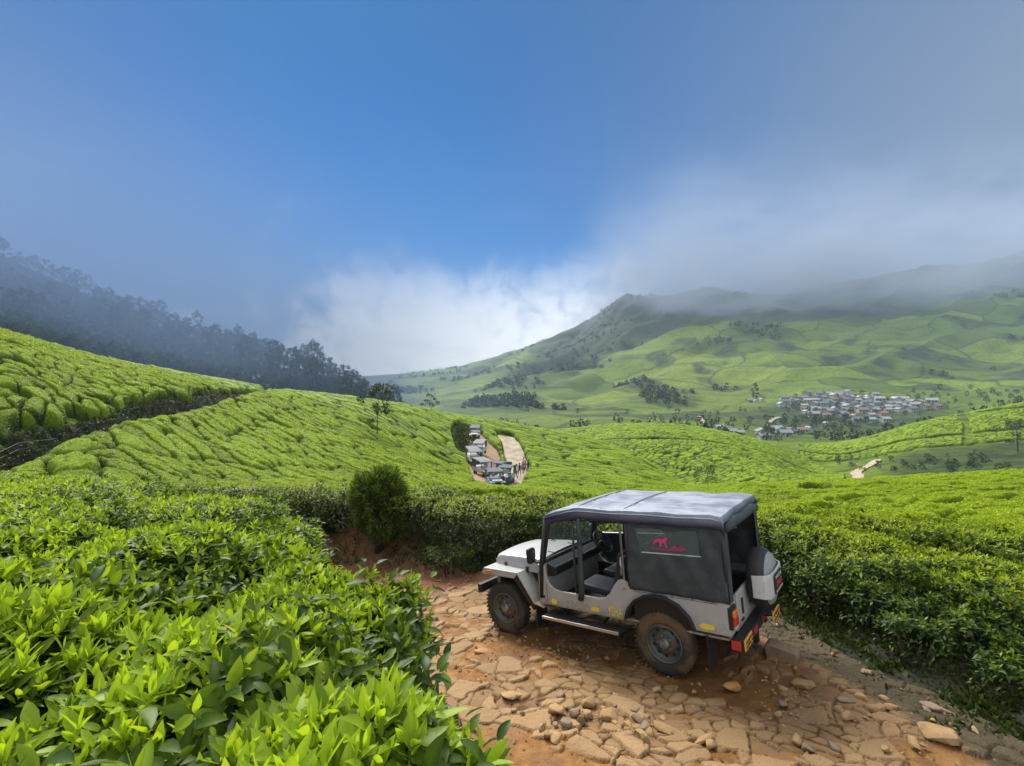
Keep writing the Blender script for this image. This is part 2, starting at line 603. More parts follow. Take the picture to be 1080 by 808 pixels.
def road_material():
    m = bpy.data.materials.new('stony_road')
    m.use_nodes = True
    t = NT(m.node_tree)
    c = t.n('ShaderNodeTexCoord').outputs['Object']
    stone = t.attr('stone').outputs['Fac']
    tint = t.attr('tint').outputs['Fac']
    wet = t.attr('wet').outputs['Fac']
    n1 = t.noise(c, 5, 6, 0.7)
    n2 = t.noise(c, 55, 4, 0.65)
    sc = t.mix(tint, (0.26, 0.148, 0.062), (0.43, 0.275, 0.128))
    sc = t.mix(t.ramp(t.noise(c, 2.2, 3, 0.6), 0.5, 0.75), sc, (0.34, 0.215, 0.100))
    sc = t.mix(t.math('MULTIPLY', t.ramp(n2, 0.45, 0.75), 0.5), sc, (0.24, 0.14, 0.07))
    mud = t.mix(t.ramp(n1, 0.35, 0.65), (0.22, 0.096, 0.022), (0.37, 0.185, 0.052))
    red = t.mix(t.ramp(n1, 0.35, 0.65), (0.20, 0.075, 0.035), (0.27, 0.115, 0.055))
    far = t.attr('red').outputs['Fac']
    mud = t.mix(far, mud, red)
    f = t.ramp(t.math('ADD', stone, t.math('MULTIPLY', t.math('SUBTRACT', n1, 0.5), 0.55)), 0.30, 0.62)
    g = t.mix(f, mud, sc)
    gap = t.attr('gap').outputs['Fac']
    g = t.mix(t.math('MULTIPLY', gap, 0.85), g, (0.070, 0.036, 0.016))
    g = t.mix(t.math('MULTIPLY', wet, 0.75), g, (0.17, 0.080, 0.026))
    green = t.attr('green').outputs['Fac']
    g = t.mix(t.math('MULTIPLY', t.ramp(t.math('ADD', green, t.math('MULTIPLY', t.math('SUBTRACT', t.noise(c, 9, 5, 0.7), 0.5), 0.8)), 0.35, 0.75), 0.85), g, (0.030, 0.030, 0.012))
    bs = t.n('ShaderNodeBsdfPrincipled')
    t.link(g, bs.inputs['Base Color'])
    t.link(t.math('SUBTRACT', 0.80, t.math('MULTIPLY', wet, 0.42)), bs.inputs['Roughness'])
    bs.inputs['Specular IOR Level'].default_value = 0.4
    t.link(t.bump(t.math('ADD', n2, t.math('MULTIPLY', t.noise(c, 16, 5, 0.7), 1.5)), 0.8, 0.018), bs.inputs['Normal'])
    o = t.n('ShaderNodeOutputMaterial')
    t.link(bs.outputs[0], o.inputs[0])
    return m


M['road'] = road_material()

# ------------------------------------------------------------------ terrain
# surface of the tea (about 0.85 m over the ground), as profiles of (distance, slope row) by bearing; real heights follow
KN = {
 -160: [(11,522),(16,515),(19,510),(20.5,508),(23,506),(26.4,420),(55,316),(80,340),(130,345),(250,262),(480,200),(600,240),(800,300),(1150,395),(1600,396),(3500,404)],
 0:    [(11,519),(16,509),(19,500),(21,497),(23.5,492),(26.8,431),(55,346),(80,365),(130,372),(250,330),(440,276),(560,300),(800,350),(1150,400),(1600,398),(3500,405)],
 100:  [(11,517),(16,505),(20,478),(26,456),(29,461),(33.4,420),(62,373),(90,390),(135,395),(240,362),(380,322),(500,345),(800,372),(1150,402),(1600,399),(3500,405)],
 200:  [(11.5,517),(19,507),(28,470),(38,433),(42,438),(46.5,408.5),(68,393),(100,412),(140,418),(220,397),(320,366),(450,385),(800,396),(1150,404),(1600,400),(3500,406)],
 290:  [(12,518),(22,510),(40,455),(66,410),(71,414),(79,411.5),(85,409.5),(115,424),(150,430),(190,420),(270,396),(420,408),(800,405),(1150,405),(1600,400),(3500,406)],
 360:  [(12.5,518),(25,512),(48,460),(80,416),(105,428),(120,430),(135,432),(155,440),(170,442),(190,436),(225,419),(400,420),(800,410),(1150,404),(1600,398),(3500,406)],
 420:  [(13,516),(28,514),(52,475),(88,424),(115,436),(130,440),(155,444),(175,450),(190,453),(205,450),(220,444),(430,438),(800,414),(1150,401),(1600,394.5),(3500,406)],
 480:  [(13,516),(36,514),(58,490),(98,436),(125,448),(145,455),(170,458),(195,457),(235,460),(300,450),(420,438),(560,427),(800,412),(1150,397),(1600,389),(3500,404)],
 540:  [(13,517),(45,515),(62,497),(102,446),(125,460),(145,468),(172,466),(198,454),(240,458),(310,450),(430,438),(570,427),(790,408),(1100,389),(1500,376),(3500,402)],
 600:  [(12.5,520),(46,517),(64,498),(102,457),(120,472),(137,480),(168,466),(202,451),(250,456),(320,448),(430,438),(565,426),(770,404),(1060,373),(1450,354),(3500,400)],
 660:  [(12,525),(42,521),(62,504),(92,473),(110,488),(125,498),(155,465),(202,446),(250,451),(320,444),(430,436),(562,421),(745,398),(1010,357),(1400,326),(3500,395)],
 735:  [(11,530),(32,523),(52,517),(67,511),(90,522),(110,519),(152,465),(197,450),(245,454),(310,448),(420,438),(560,418),(740,389),(1000,346),(1400,312),(3500,390)],
 800:  [(10,536),(16,522),(23,513),(32,511),(53,530),(97,515),(152,476),(192,463),(235,463),(310,456),(420,440),(545,417),(740,385),(1000,345),(1350,316),(3500,390)],
 870:  [(9.5,541),(15,522),(22,513),(32,508),(55,525),(106,507),(152,499),(180,488),(212,468),(300,462),(430,439),(542,412),(740,378),(1000,340),(1350,306),(3500,390)],
 980:  [(9,548),(14,523),(20,512),(32,501),(55,522),(100,502),(142,489),(166,474),(212,441),(300,456),(430,431),(540,411),(740,372),(1000,325),(1300,290),(3500,390)],
 1080: [(8.5,554),(13,526),(19,511),(30,496),(50,518),(96,496),(136,484),(166,462),(212,424),(300,450),(430,425),(540,408),(740,362),(1000,310),(1300,270),(3500,380)],
 1240: [(8,566),(12,530),(17,512),(28,493),(48,512),(92,490),(132,475),(162,445),(212,400),(300,440),(430,410),(540,390),(740,340),(1000,280),(1300,240),(3500,380)],
}
_px = np.array(sorted(KN)); _nk = 16
PXG = np.arange(-160, 1241, 2.0)
LN0, LN1, NL = math.log(6.0), math.log(3500.0), 1600
LNG = np.linspace(LN0, LN1, NL)
_kl = np.array([[math.log(KN[p][k][0]) for k in range(_nk)] for p in _px])
_kp = np.array([[KN[p][k][1] for k in range(_nk)] for p in _px], float)
_cl = np.stack([pchip(_px, _kl[:, k], PXG) for k in range(_nk)], 1)
_cp = np.stack([pchip(_px, _kp[:, k], PXG) for k in range(_nk)], 1)
TAB = np.stack([pchip(_cl[i], _cp[i], LNG) for i in range(len(PXG))], 0)
YN = np.exp(_cl[:, 0])            # nearest authored distance per bearing
for i in range(len(PXG)):         # nearer than that: keep the height level
    near = LNG < _cl[i, 0]
    TAB[i, near] = 404 + (_cp[i, 0] - 404) * YN[i] / np.exp(LNG[near])


def top(X, Y):
    """height of the tea surface"""
    X = np.asarray(X, float); Y = np.maximum(np.asarray(Y, float), 6.0)
    px = np.clip(540 + F * X / Y, -159.9, 1239.9)
    a = (px + 160) / 2; b = (np.log(np.minimum(Y, 3490)) - LN0) / (LN1 - LN0) * (NL - 1)
    i = np.clip(a.astype(int), 0, len(PXG) - 2); j = np.clip(b.astype(int), 0, NL - 2)
    fa, fb = a - i, b - j
    row = (TAB[i, j] * (1 - fa) + TAB[i + 1, j] * fa) * (1 - fb) + (TAB[i, j + 1] * (1 - fa) + TAB[i + 1, j + 1] * fa) * fb
    z = -(row - 404) / F * Y
    # rolling relief on the far slopes
    far = sstep(240, 520, Y)
    if np.any(far > 0):
        s = sstep(430, 560, px)
        ax, ay = X * 0.80 + Y * 0.60, -X * 0.60 + Y * 0.80
        rid = 1 - np.abs(fbm(ax / 300.0 + 3.3, ay / 130.0 + 1.7, 5, 3) * 2.0)
        z = z + far * s * (rid * 22 * sstep(300, 900, Y) + fbm(X / 60.0, Y / 60.0, 9, 3) * 4.0 * sstep(300, 700, Y))
    z = z + fbm(X / 55.0, Y / 55.0, 25, 4) * 11.0 * sstep(950, 1150, Y) * sstep(520, 600, px)
    z = z + 20 * np.exp(-((Y - 1180) / 110.0) ** 2) * sstep(612, 640, px) * (1 - sstep(655, 720, px))
    z = z + 15 * np.exp(-(((px - 672) / 40) ** 2 + ((Y - 1230) / 170) ** 2)) + 16 * np.exp(-(((px - 765) / 45) ** 2 + ((Y - 1150) / 130) ** 2))
    z = z + fbm(X / 35.0, Y / 35.0, 21, 3) * 0.9 * sstep(70, 160, Y) * (1 + sstep(200, 500, Y) * 2)
    z = z + fbm(X / 7.0, Y / 7.0, 31, 3) * 0.22 * sstep(12, 25, Y) * (1 - sstep(100, 200, Y))
    return z


H_TEA = 0.85
# jeep pose (fitted to the photograph): rear axle ground point, heading, nose-down pitch, roll
J_T = Vector((2.3258, 6.5214, -3.5473))
J_YAW, J_PIT, J_ROL = 2.4717, 0.1092, 0.0206
J_M = (Matrix.Rotation(J_YAW, 3, 'Z') @ Matrix.Rotation(J_PIT, 3, 'Y') @ Matrix.Rotation(J_ROL, 3, 'X'))
J_N = J_M @ Vector((0, 0, 1))


def road_plane(X, Y):
    return J_T.z - (J_N.x * (X - J_T.x) + J_N.y * (Y - J_T.y)) / J_N.z


BACK = [(-16, 14.2), (-9, 13.6), (-4.9, 12.5), (-2.5, 11.6), (-0.5, 10.9), (0.6, 10.3), (2.3, 8.9), (3.9, 7.5), (4.1, 6.3), (4.55, 4.6), (4.9, 2), (5.2, -6)]
PLAT = [(0.7, -6), (0.5, 0.3), (0.1, 1.3), (-0.5, 2.6), (-1.5, 4.6), (-2.6, 6), (-4.2, 8.4), (-6.0, 10.6), (-9, 12.0), (-16, 12.6)]


def poly_sd(X, Y, line, close):
    """signed distance to a polyline, positive on the side enclosed with the closing points"""
    d = np.full(np.shape(X), 1e9)
    for (x0, y0), (x1, y1) in zip(line[:-1], line[1:]):
        ex, ey = x1 - x0, y1 - y0
        t = np.clip(((X - x0) * ex + (Y - y0) * ey) / (ex * ex + ey * ey), 0, 1)
        d = np.minimum(d, np.hypot(X - x0 - t * ex, Y - y0 - t * ey))
    pts = line + close
    ins = np.zeros(np.shape(X), bool)
    for (x0, y0), (x1, y1) in zip(pts, pts[1:] + pts[:1]):
        c = ((y0 > Y) != (y1 > Y))
        with np.errstate(divide='ignore', invalid='ignore'):
            xi = (x1 - x0) * (Y - y0) / (y1 - y0 if y1 != y0 else 1e-9) + x0
        ins ^= c & (X < xi)
    return np.where(ins, d, -d)


def sd_back(X, Y):
    return poly_sd(X, Y, BACK, [(40, -6), (40, 60), (-16, 60)])


def sd_plat(X, Y):
    return poly_sd(X, Y, PLAT, [(-40, 12.6), (-40, -6)])


def ground(X, Y, detail=True):
    X = np.asarray(X, float); Y = np.asarray(Y, float)
    far = top(X, Y) - H_TEA
    zr = road_plane(X, np.clip(Y, 2, 14))
    w1 = sstep(-0.1, 1.0, sd_back(X, Y) + (fbm(X / 0.9, Y / 0.9, 41, 3) * 0.3 if detail else 0))
    zb = np.maximum(far, zr + 0.15)
    z = zr + (zb - zr) * w1
    zp = -1.50 - 0.12 * Y
    w2 = sstep(-1.15, 0.1, sd_plat(X, Y) + (fbm(X / 0.9, Y / 0.9, 47, 3) * 0.25 if detail else 0)) * (1 - sstep(8.5, 11.5, Y))
    return z + (zp - z) * w2


def solve(px, py, y0, y1, n=4000):
    """the distance at which the line of sight through a slope row first meets the tea surface beyond y0"""
    Y = np.exp(np.linspace(math.log(y0), math.log(y1), n))
    X = (px - 540) / F * Y
    z = top(X, Y)
    hit = np.nonzero(z >= -(py - 404) / F * Y)[0]
    k = hit[0] if len(hit) else n - 1
    return float(X[k]), float(Y[k]), float(z[k])


def grid_faces(nr, nc):
    i = np.arange(nr - 1)[:, None] * nc + np.arange(nc - 1)[None, :]
    i = i.ravel()
    return np.stack([i, i + 1, i + nc + 1, i + nc], 1)


# --- far land: one sheet from behind the hedges to the horizon
px = np.linspace(-160, 1240, 760)
Yv = np.exp(np.linspace(math.log(8.0), math.log(3480.0), 900))
PXm, Ym = np.meshgrid(px, Yv)
Xm = (PXm - 540) / F * Ym
Zm = top(Xm, Ym) - np.where(Ym < 300, H_TEA, H_TEA * np.maximum(0, 1 - (Ym - 300) / 60))
Zm = np.where(Ym < 14.5, np.minimum(Zm, ground(Xm, Ym, False)) - 0.25, Zm)
woodn = fbm(Xm / 90, Ym / 90, 61, 4)
steep = sstep(0.10, 0.32, woodn)
left_forest = sstep(440, 405, PXm) * sstep(100, 135, Ym)
knoll = np.exp(-(((PXm - 645) / 34) ** 2 + ((Ym - 1190) / 170) ** 2)) + 0.9 * np.exp(-(((PXm - 590) / 55) ** 2 + ((Ym - 900) / 70) ** 2))
dark_ridge = sstep(560, 600, PXm) * sstep(930, 1080, Ym + 120 * fbm(Xm / 200, Ym / 200, 73, 3)) * (0.65 + 0.8 * sstep(-0.15, 0.2, fbm(Xm / 140, Ym / 140, 71, 3)))
wood = np.clip(0.8 * np.exp(-(((PXm - 488) / 13) ** 2 + ((Ym - 78) / 11) ** 2)) + left_forest + knoll * 1.6 + dark_ridge * 0.85 + steep * sstep(380, 500, Ym) * 0.55, 0, 1)
vill = np.exp(-(((PXm - 885) / 120) ** 4 + ((Ym - 415) / 75) ** 4))
teaf = np.clip(sstep(-0.42, -0.25, fbm(Xm / 70, Ym / 70, 81, 3)) - vill * 1.0 - sstep(900, 960, PXm) * sstep(95, 110, Ym) * (1 - sstep(160, 175, Ym)) * 0.9, 0, 1)
hills = mk('hills', np.stack([Xm, Ym, Zm], -1).reshape(-1, 3), [grid_faces(*Xm.shape)], M['hill'], attrs={'tea': teaf.ravel(), 'wood': wood.ravel()})
tag(hills, kind='structure')

# ------------------------------------------------------------------ dirt tracks on the slopes
def line_from_rows(rows, y0, y1):
    """world polyline on the tea surface through sight rows"""
    out, ys = [], y0
    for a, b in rows:
        x, y, z = solve(a, b, y0, y1)
        out.append((x, y))
    return out


def dist_line(X, Y, line):
    d = np.full(np.shape(X), 1e9)
    for (x0, y0), (x1, y1) in zip(line[:-1], line[1:]):
        ex, ey = x1 - x0, y1 - y0
        t = np.clip(((X - x0) * ex + (Y - y0) * ey) / (ex * ex + ey * ey + 1e-9), 0, 1)
        d = np.minimum(d, np.hypot(X - x0 - t * ex, Y - y0 - t * ey))
    return d


def resample(line, step):
    P = np.array(line, float)
    s = np.concatenate([[0], np.cumsum(np.hypot(*np.diff(P, axis=0).T))])
    q = np.linspace(0, s[-1], max(3, int(s[-1] / step)))
    X = pchip(s, P[:, 0], q) if len(P) > 2 else np.interp(q, s, P[:, 0])
    Y = pchip(s, P[:, 1], q) if len(P) > 2 else np.interp(q, s, P[:, 1])
    return np.stack([X, Y], 1)


def track(name, line, half, mat, lift=0.10, drop=H_TEA, step=0.6, seed=0, nx=7):
    P = resample(line, step)
    T = np.gradient(P, axis=0)
    T /= np.linalg.norm(T, axis=1, keepdims=True) + 1e-9
    Nn = np.stack([-T[:, 1], T[:, 0]], 1)
    t = np.linspace(-1, 1, nx)
    wv = half * (1 + 0.18 * fbm(np.arange(len(P)) * 0.35, np.zeros(len(P)), seed, 2))
    XY = P[:, None, :] + Nn[:, None, :] * (t[None, :, None] * wv[:, None, None])
    X, Y = XY[..., 0], XY[..., 1]
    Z = top(X, Y) - drop + lift - 0.05 * np.cos(t[None, :] * math.pi * 2) * min(1, half / 1.5)
    o = mk(name, np.stack([X, Y, Z], -1).reshape(-1, 3), [grid_faces(*X.shape)], mat)
    return tag(o, kind='structure')


L_TRACK = line_from_rows([(496, 452), (500, 458), (509, 467), (512, 477), (511, 487), (515, 497), (524, 508)], 46, 118)
P_TRACK = line_from_rows([(533, 456), (540, 465), (543, 476), (547, 486), (545, 493), (538, 500), (529, 509)], 46, 118)
BANK_L = [solve(0, 468, 18, 40)[:2]]
# road below the cut bank on the left: follows the hollow between the two tea slopes
CUT = [(540 - 540, 0)]
CUT = [(-21.5 * 700 / 520 - 0.0, 21.5)]
_cut = [(-160, 21.8), (0, 22.6), (60, 25.5), (100, 29.5), (150, 35.5), (200, 42.5), (250, 57), (290, 72)]
CUT = [((p - 540) / F * y, y) for p, y in _cut]
_bank = [(-160, 24.3), (0, 25.0), (60, 28), (100, 31.3), (150, 37.4), (200, 44.5), (250, 60), (290, 76)]
BANK = [((p - 540) / F * y, y) for p, y in _bank]

track('dirt_track', L_TRACK, 2.2, M['red_track'], seed=3)
track('dirt_track', P_TRACK, 1.55, M['track'], seed=4)
track('dirt_track', CUT, 1.3, M['bank'], seed=5)
for rows, hw in (([(885, 490), (905, 496), (908, 492), (924, 484), (930, 481)], 1.3),
                 ([(895, 505), (905, 500), (903, 494), (912, 489), (925, 483)], 1.2)):
    pass
V_TRACK = line_from_rows([(902, 503), (905, 499), (903, 496), (910, 492), (917, 489), (925, 483)], 62, 200)
track('dirt_track', V_TRACK, 1.4, M['track'], lift=0.35, drop=H_TEA, seed=6)
W_TRACK = line_from_rows([(738, 440), (742, 446), (757, 452), (770, 455), (779, 459)], 200, 420)
track('dirt_track', W_TRACK, 1.7, M['track'], lift=0.9, drop=0.0, step=3, seed=7)
X_TRACK = line_from_rows([(810, 452), (816, 443), (822, 441)], 230, 420)
track('dirt_track', X_TRACK, 1.3, M['track'], lift=0.9, drop=0.0, step=3, seed=8)


# ------------------------------------------------------------------ tea tables on the slopes
def tea_field(name, label, pxr, yr, npx, ny, masks, rowdir, cell, hgt=H_TEA, seed=0, base_extra=0.25, leafs=None):
    """clipped tea bushes growing shoulder to shoulder over a slope; masks(X, Y, PX) > 0 where they grow"""
    px = np.linspace(*pxr, npx)
    Yv = np.exp(np.linspace(math.log(yr[0]), math.log(yr[1]), ny))
    P, Ym = np.meshgrid(px, Yv)
    X = (P - 540) / F * Ym
    m = masks(X, Ym, P)
    c, s = math.cos(rowdir), math.sin(rowdir)
    wx = X + 0.9 * fbm(X / 5, Ym / 5, seed + 1, 3) ; wy = Ym + 0.9 * fbm(X / 5 + 9, Ym / 5, seed + 2, 3)
    a, b = (wx * c + wy * s) / cell[0], (-wx * s + wy * c) / cell[1]
    f1, f2, idv, _, _ = worley(a, b, seed)
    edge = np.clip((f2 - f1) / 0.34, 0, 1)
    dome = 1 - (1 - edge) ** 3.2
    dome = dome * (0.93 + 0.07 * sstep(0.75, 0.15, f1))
    gap = sstep(0.985, 0.97, idv)                      # a missing bush here and there
    edge_m = sstep(0.0, 0.55, m)
    lump = (fbm(X / 0.45, Ym / 0.45, seed + 5, 3) * 0.10 + fbm(X / 0.16, Ym / 0.16, seed + 6, 2) * 0.05) * np.clip(edge + 0.2, 0, 1) * (1 - sstep(35, 80, Ym) * 0.5)
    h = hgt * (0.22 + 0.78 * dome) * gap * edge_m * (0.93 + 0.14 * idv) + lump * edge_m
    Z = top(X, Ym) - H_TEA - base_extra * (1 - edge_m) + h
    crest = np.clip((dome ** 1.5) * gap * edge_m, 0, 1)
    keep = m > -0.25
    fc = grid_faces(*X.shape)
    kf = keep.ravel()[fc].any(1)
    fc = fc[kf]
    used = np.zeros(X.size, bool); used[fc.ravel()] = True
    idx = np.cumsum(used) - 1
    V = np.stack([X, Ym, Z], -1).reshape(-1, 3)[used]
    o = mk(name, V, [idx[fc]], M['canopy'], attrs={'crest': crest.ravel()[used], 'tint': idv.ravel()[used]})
    tag(o, label, 'tea bushes', kind='stuff')
    return o, (X, Ym, Z, m, crest)


def wavy(Y, X, s, a=0.5, l=3.0):
    return fbm(X / l, Y / l, s, 2) * a


def mask_hill(X, Y, P):
    d = np.minimum(dist_line(X, Y, L_TRACK) - 2.0, dist_line(X, Y, P_TRACK) - 1.4)
    m = np.minimum(d, Y - 13.2)
    m = np.minimum(m, dist_line(X, Y, CUT) - 1.5)
    cut_y = np.interp(P, [p for p, y in _cut], [y for p, y in _cut])
    m = np.minimum(m, np.where(P < 292, cut_y - 1.3 - Y, 9))
    end_y = np.interp(P, [292, 360, 420, 480, 540, 600, 660, 735, 790], [78, 100, 116, 131, 132, 126, 110, 86, 60])
    m = np.minimum(m, np.where(P >= 288, (end_y - Y) * 0.5, 9))
    scar = np.hypot((P - 488) / 11, (Y - 78) / 9) - 1.0            # bare gully beside the upper track
    m = np.minimum(m, scar * 3)
    return m + wavy(Y, X, 91) * 0.5


def mask_upper(X, Y, P):
    by = np.interp(P, [p for p, y in _bank], [y for p, y in _bank])
    e = np.interp(P, [-160, 0, 100, 200, 260, 285], [64, 64, 70, 78, 84, 80])
    return np.minimum(np.minimum(Y - by - 0.3 + wavy(Y, X, 93, 1.6, 2.5), (e - Y) * 0.5), (284 - P) * 0.05)


def mask_right(X, Y, P):
    m = np.minimum(sd_back(X, Y) - 1.25, np.interp(P, [735, 800, 870, 980, 1240], [20, 42, 44, 43, 40]) - Y)
    m = np.minimum(m, (P - 640) * 0.02 + (Y - 14) * 0.25 + 0.8)
    scar = np.hypot((P - 862) / 16, (Y - 24.5) / 2.2) - 1.0
    path = np.abs(Y - np.interp(P, [790, 850, 880], [19.0, 23.5, 27])) - 0.15 + np.where(P > 885, 9, 0) + np.where(P < 795, 9, 0)
    return np.minimum(np.minimum(m, scar * 2), path * 1.5) + wavy(Y, X, 95) * 0.3


def mask_spur(X, Y, P):
    lo = np.interp(P, [560, 600, 660, 735, 800, 880], [150, 142, 130, 112, 101, 112])
    hi = np.interp(P, [560, 600, 660, 735, 800, 850, 885], [215, 218, 218, 212, 205, 190, 160])
    path = np.abs(Y - np.interp(P, [560, 600, 660, 735, 800, 870], [172, 166, 157, 154, 154, 152]) - 1.5) - 1.0
    return np.minimum(np.minimum((Y - lo) * 0.3, (hi - Y) * 0.3), path) + wavy(Y, X, 97, 1.0, 9)


def mask_rhill(X, Y, P):
    lo = np.interp(P, [840, 900, 980, 1080, 1240], [190, 178, 168, 166, 160])
    hi = np.interp(P, [840, 900, 980, 1240], [222, 228, 232, 232])
    d1 = dist_line(P, Y, [(1010, 160), (1022, 176), (1015, 205), (1000, 214)]) / 4 - 0.5
    d2 = np.abs(Y - np.interp(P, [840, 900, 980, 1080, 1240], [200, 187, 180, 178, 172])) - 1.2
    d3 = np.abs(Y - np.interp(P, [1020, 1080, 1240], [207, 198, 192])) - 1.0 + np.where(P < 1030, 9, 0)
    return np.minimum(np.minimum(np.minimum((Y - lo) * 0.3, (hi - Y) * 0.3), np.minimum(d1, d2)), np.minimum(d3, (P - 842) * 0.1)) + wavy(Y, X, 99, 1.0, 9)


FIELD = {}
_, FIELD['hill'] = tea_field('tea_bushes', 'clipped rows of bright green tea covering the long middle slope below the forest', (-160, 800), (13.0, 126), 1150, 900, mask_hill, -0.52, (3.9, 0.98), seed=101)
_, FIELD['upper'] = tea_field('tea_bushes', 'clipped tea tables on the steep slope above the dark cut bank', (-160, 292), (23.5, 84), 560, 460, mask_upper, -0.45, (2.8, 0.95), seed=102)
_, FIELD['right'] = tea_field('tea_bushes', 'flat bright field of tea stretching away behind the hedge beside the jeep', (640, 1240), (8.0, 46), 760, 520, mask_right, 0.12, (2.6, 1.3), seed=103)
tea_field('tea_bushes', 'tea on the rounded spur with a shaded front beyond the jeep roof', (560, 890), (99, 222), 560, 480, mask_spur, 0.35, (2.4, 1.5), seed=104)
tea_field('tea_bushes', 'tea on the low hill right of the village split by dark footpaths', (842, 1240), (158, 236), 560, 360, mask_rhill, 0.3, (2.6, 1.6), seed=105)

# the cut bank of bare earth and roots under the upper tea slope
pxb = np.linspace(-160, 286, 420)
tb = np.linspace(0, 1, 26)
PB, TB = np.meshgrid(pxb, tb)
y0 = np.interp(PB, [p for p, y in _cut], [y for p, y in _cut]) + 0.7
y1 = np.interp(PB, [p for p, y in _bank], [y for p, y in _bank]) + 0.55
YB = y0 + (y1 - y0) * TB
XB = (PB - 540) / F * YB
ZB = top(XB, YB) - H_TEA + 0.12 + np.sin(TB * math.pi) * (0.10 + 0.45 * fbm(XB / 0.8, TB * 3, 205, 4)) + 0.25 * fbm(XB / 2.4, YB * 2, 207, 3)
tag(mk('earth_bank', np.stack([XB, YB, ZB], -1).reshape(-1, 3), [grid_faces(*XB.shape)], M['bank']), kind='structure')
BANKPTS = (XB, YB, ZB)


# ------------------------------------------------------------------ near ground and the stony road
step = 0.04
gx = np.arange(-9.0, 11.0, step); gy = np.arange(-2.0, 15.2, step)
GX, GY = np.meshgrid(gx, gy)
GZ = ground(GX, GY)
sb, sp = sd_back(GX, GY), sd_plat(GX, GY)
on_road = np.minimum(-sb - 0.05, -sp - 0.95) + fbm(GX / 0.7, GY / 0.7, 301, 3) * 0.22
GZ = GZ + fbm(GX / 0.35, GY / 0.35, 303, 4) * 0.05 * (1 - sstep(-0.1, 0.2, on_road)) + fbm(GX / 1.4, GY / 1.4, 305, 3) * 0.05
fc = grid_faces(*GX.shape)
rd = (on_road > 0.12).ravel()
fr = rd[fc].all(1)
far_left = (GX < -9.5)


def sub(V, f, attrs):
    used = np.zeros(len(V), bool); used[f.ravel()] = True
    idx = np.cumsum(used) - 1
    return V[used], idx[f], {k: a.ravel()[used] for k, a in attrs.items()}


green = np.clip(0.45 + sstep(-0.2, 0.8, sb) * 0.25 - sstep(-1.5, -4.0, GX) * 0.55 + np.where(GX > 3, 0.22, 0), 0, 1)
V, f, at = sub(np.stack([GX, GY, GZ], -1).reshape(-1, 3), fc[~fr], {'green': green})
tag(mk('ground', V, [f], M['soil'], attrs=at), kind='structure')

rs = 0.02
gx = np.concatenate([np.arange(-8.5, -3.0, 0.025), np.arange(-3.0, 5.6, 0.014)]); gy = np.concatenate([np.arange(3.6, 7.4, 0.013), np.arange(7.4, 10.0, 0.018), np.arange(10.0, 13.6, 0.028)])
RX, RY = np.meshgrid(gx, gy)
sbr, spr = sd_back(RX, RY), sd_plat(RX, RY)
onr = np.minimum(-sbr - 0.05, -spr - 0.95) + fbm(RX / 0.7, RY / 0.7, 301, 3) * 0.22
RZ = road_plane(RX, RY) + fbm(RX / 1.4, RY / 1.4, 305, 3) * 0.05
RZ = np.maximum(RZ, ground(RX, RY) * (onr < 0.35) + RZ * (onr >= 0.35)) if False else ground(RX, RY) + fbm(RX / 1.4, RY / 1.4, 305, 3) * 0.05
# flat pitching stones of mixed size, laid along the track
wx = RX + 0.16 * fbm(RX / 0.5, RY / 0.5, 311, 3); wy = RY + 0.16 * fbm(RX / 0.5, RY / 0.5, 313, 3)
ca, sa = math.cos(-0.45), math.sin(-0.45)
ux, uy = wx * ca + wy * sa, -wx * sa + wy * ca
A1 = worley(ux / 0.40, uy / 0.27, 321, 1.0)
A2 = worley(ux / 0.19, uy / 0.14, 323, 1.0)
big = sstep(0.55, 0.6, vnoise(A1[3] * 3.1, A1[4] * 2.3, 325) * 0.6 + vnoise(A1[3] * 0.35, A1[4] * 0.35, 327) * 0.5)
e1, e2 = A1[1] - A1[0], A2[1] - A2[0]
ed = np.where(big > 0.5, e1 * 0.34, e2 * 0.18)
idv = np.where(big > 0.5, A1[2], A2[2])
tx = np.where(big > 0.5, (ux / 0.40 - A1[3]), (ux / 0.19 - A2[3])); ty = np.where(big > 0.5, (uy / 0.27 - A1[4]), (uy / 0.14 - A2[4]))
shoulder = sstep(0.002, 0.024, ed + fbm(RX / 0.05, RY / 0.05, 361, 2) * 0.006)
# where stones show: mostly left-middle and right, mud around the wheels and the near left corner
mudn = fbm(RX / 1.3, RY / 1.3, 331, 3)
jf = np.array([J_M.col[0][0], J_M.col[0][1]]) if False else np.array([(J_M @ Vector((1, 0, 0))).x, (J_M @ Vector((1, 0, 0))).y])
lx = (RX - J_T.x) * jf[0] + (RY - J_T.y) * jf[1]
ly = (RX - J_T.x) * -jf[1] + (RY - J_T.y) * jf[0]
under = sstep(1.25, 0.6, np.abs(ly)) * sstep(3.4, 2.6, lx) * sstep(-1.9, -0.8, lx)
rut = np.exp(-((ly - 0.80) / 0.30) ** 2) * sstep(3.2, 2.0, lx) * 0.7
corner = np.exp(-(((RX - 0.0) / 0.75) ** 2 + ((RY - 4.6) / 0.55) ** 2))
far_red = sstep(9.6, 11.2, RY - 0.25 * RX)
present = np.clip(0.80 + mudn * 0.9 - under * 0.35 - rut * 0.5 - corner * 1.2 - far_red * 0.9 - sstep(0.35, 0.05, onr) * 0.3, 0, 1)
stone = shoulder * sstep(0.30, 0.55, present + (idv - 0.5) * 0.5)
hh = (0.014 + 0.032 * idv + 0.040 * (tx * (idv - 0.5) + ty * (np.mod(idv * 7, 1) - 0.5))) * stone
RZ = RZ + hh + fbm(RX / 0.12, RY / 0.12, 341, 3) * 0.010 + fbm(RX / 0.4, RY / 0.4, 343, 3) * 0.025 * (1 - stone) - rut * 0.05
gapm = (1 - shoulder) * sstep(0.35, 0.6, present + (idv - 0.5) * 0.5)
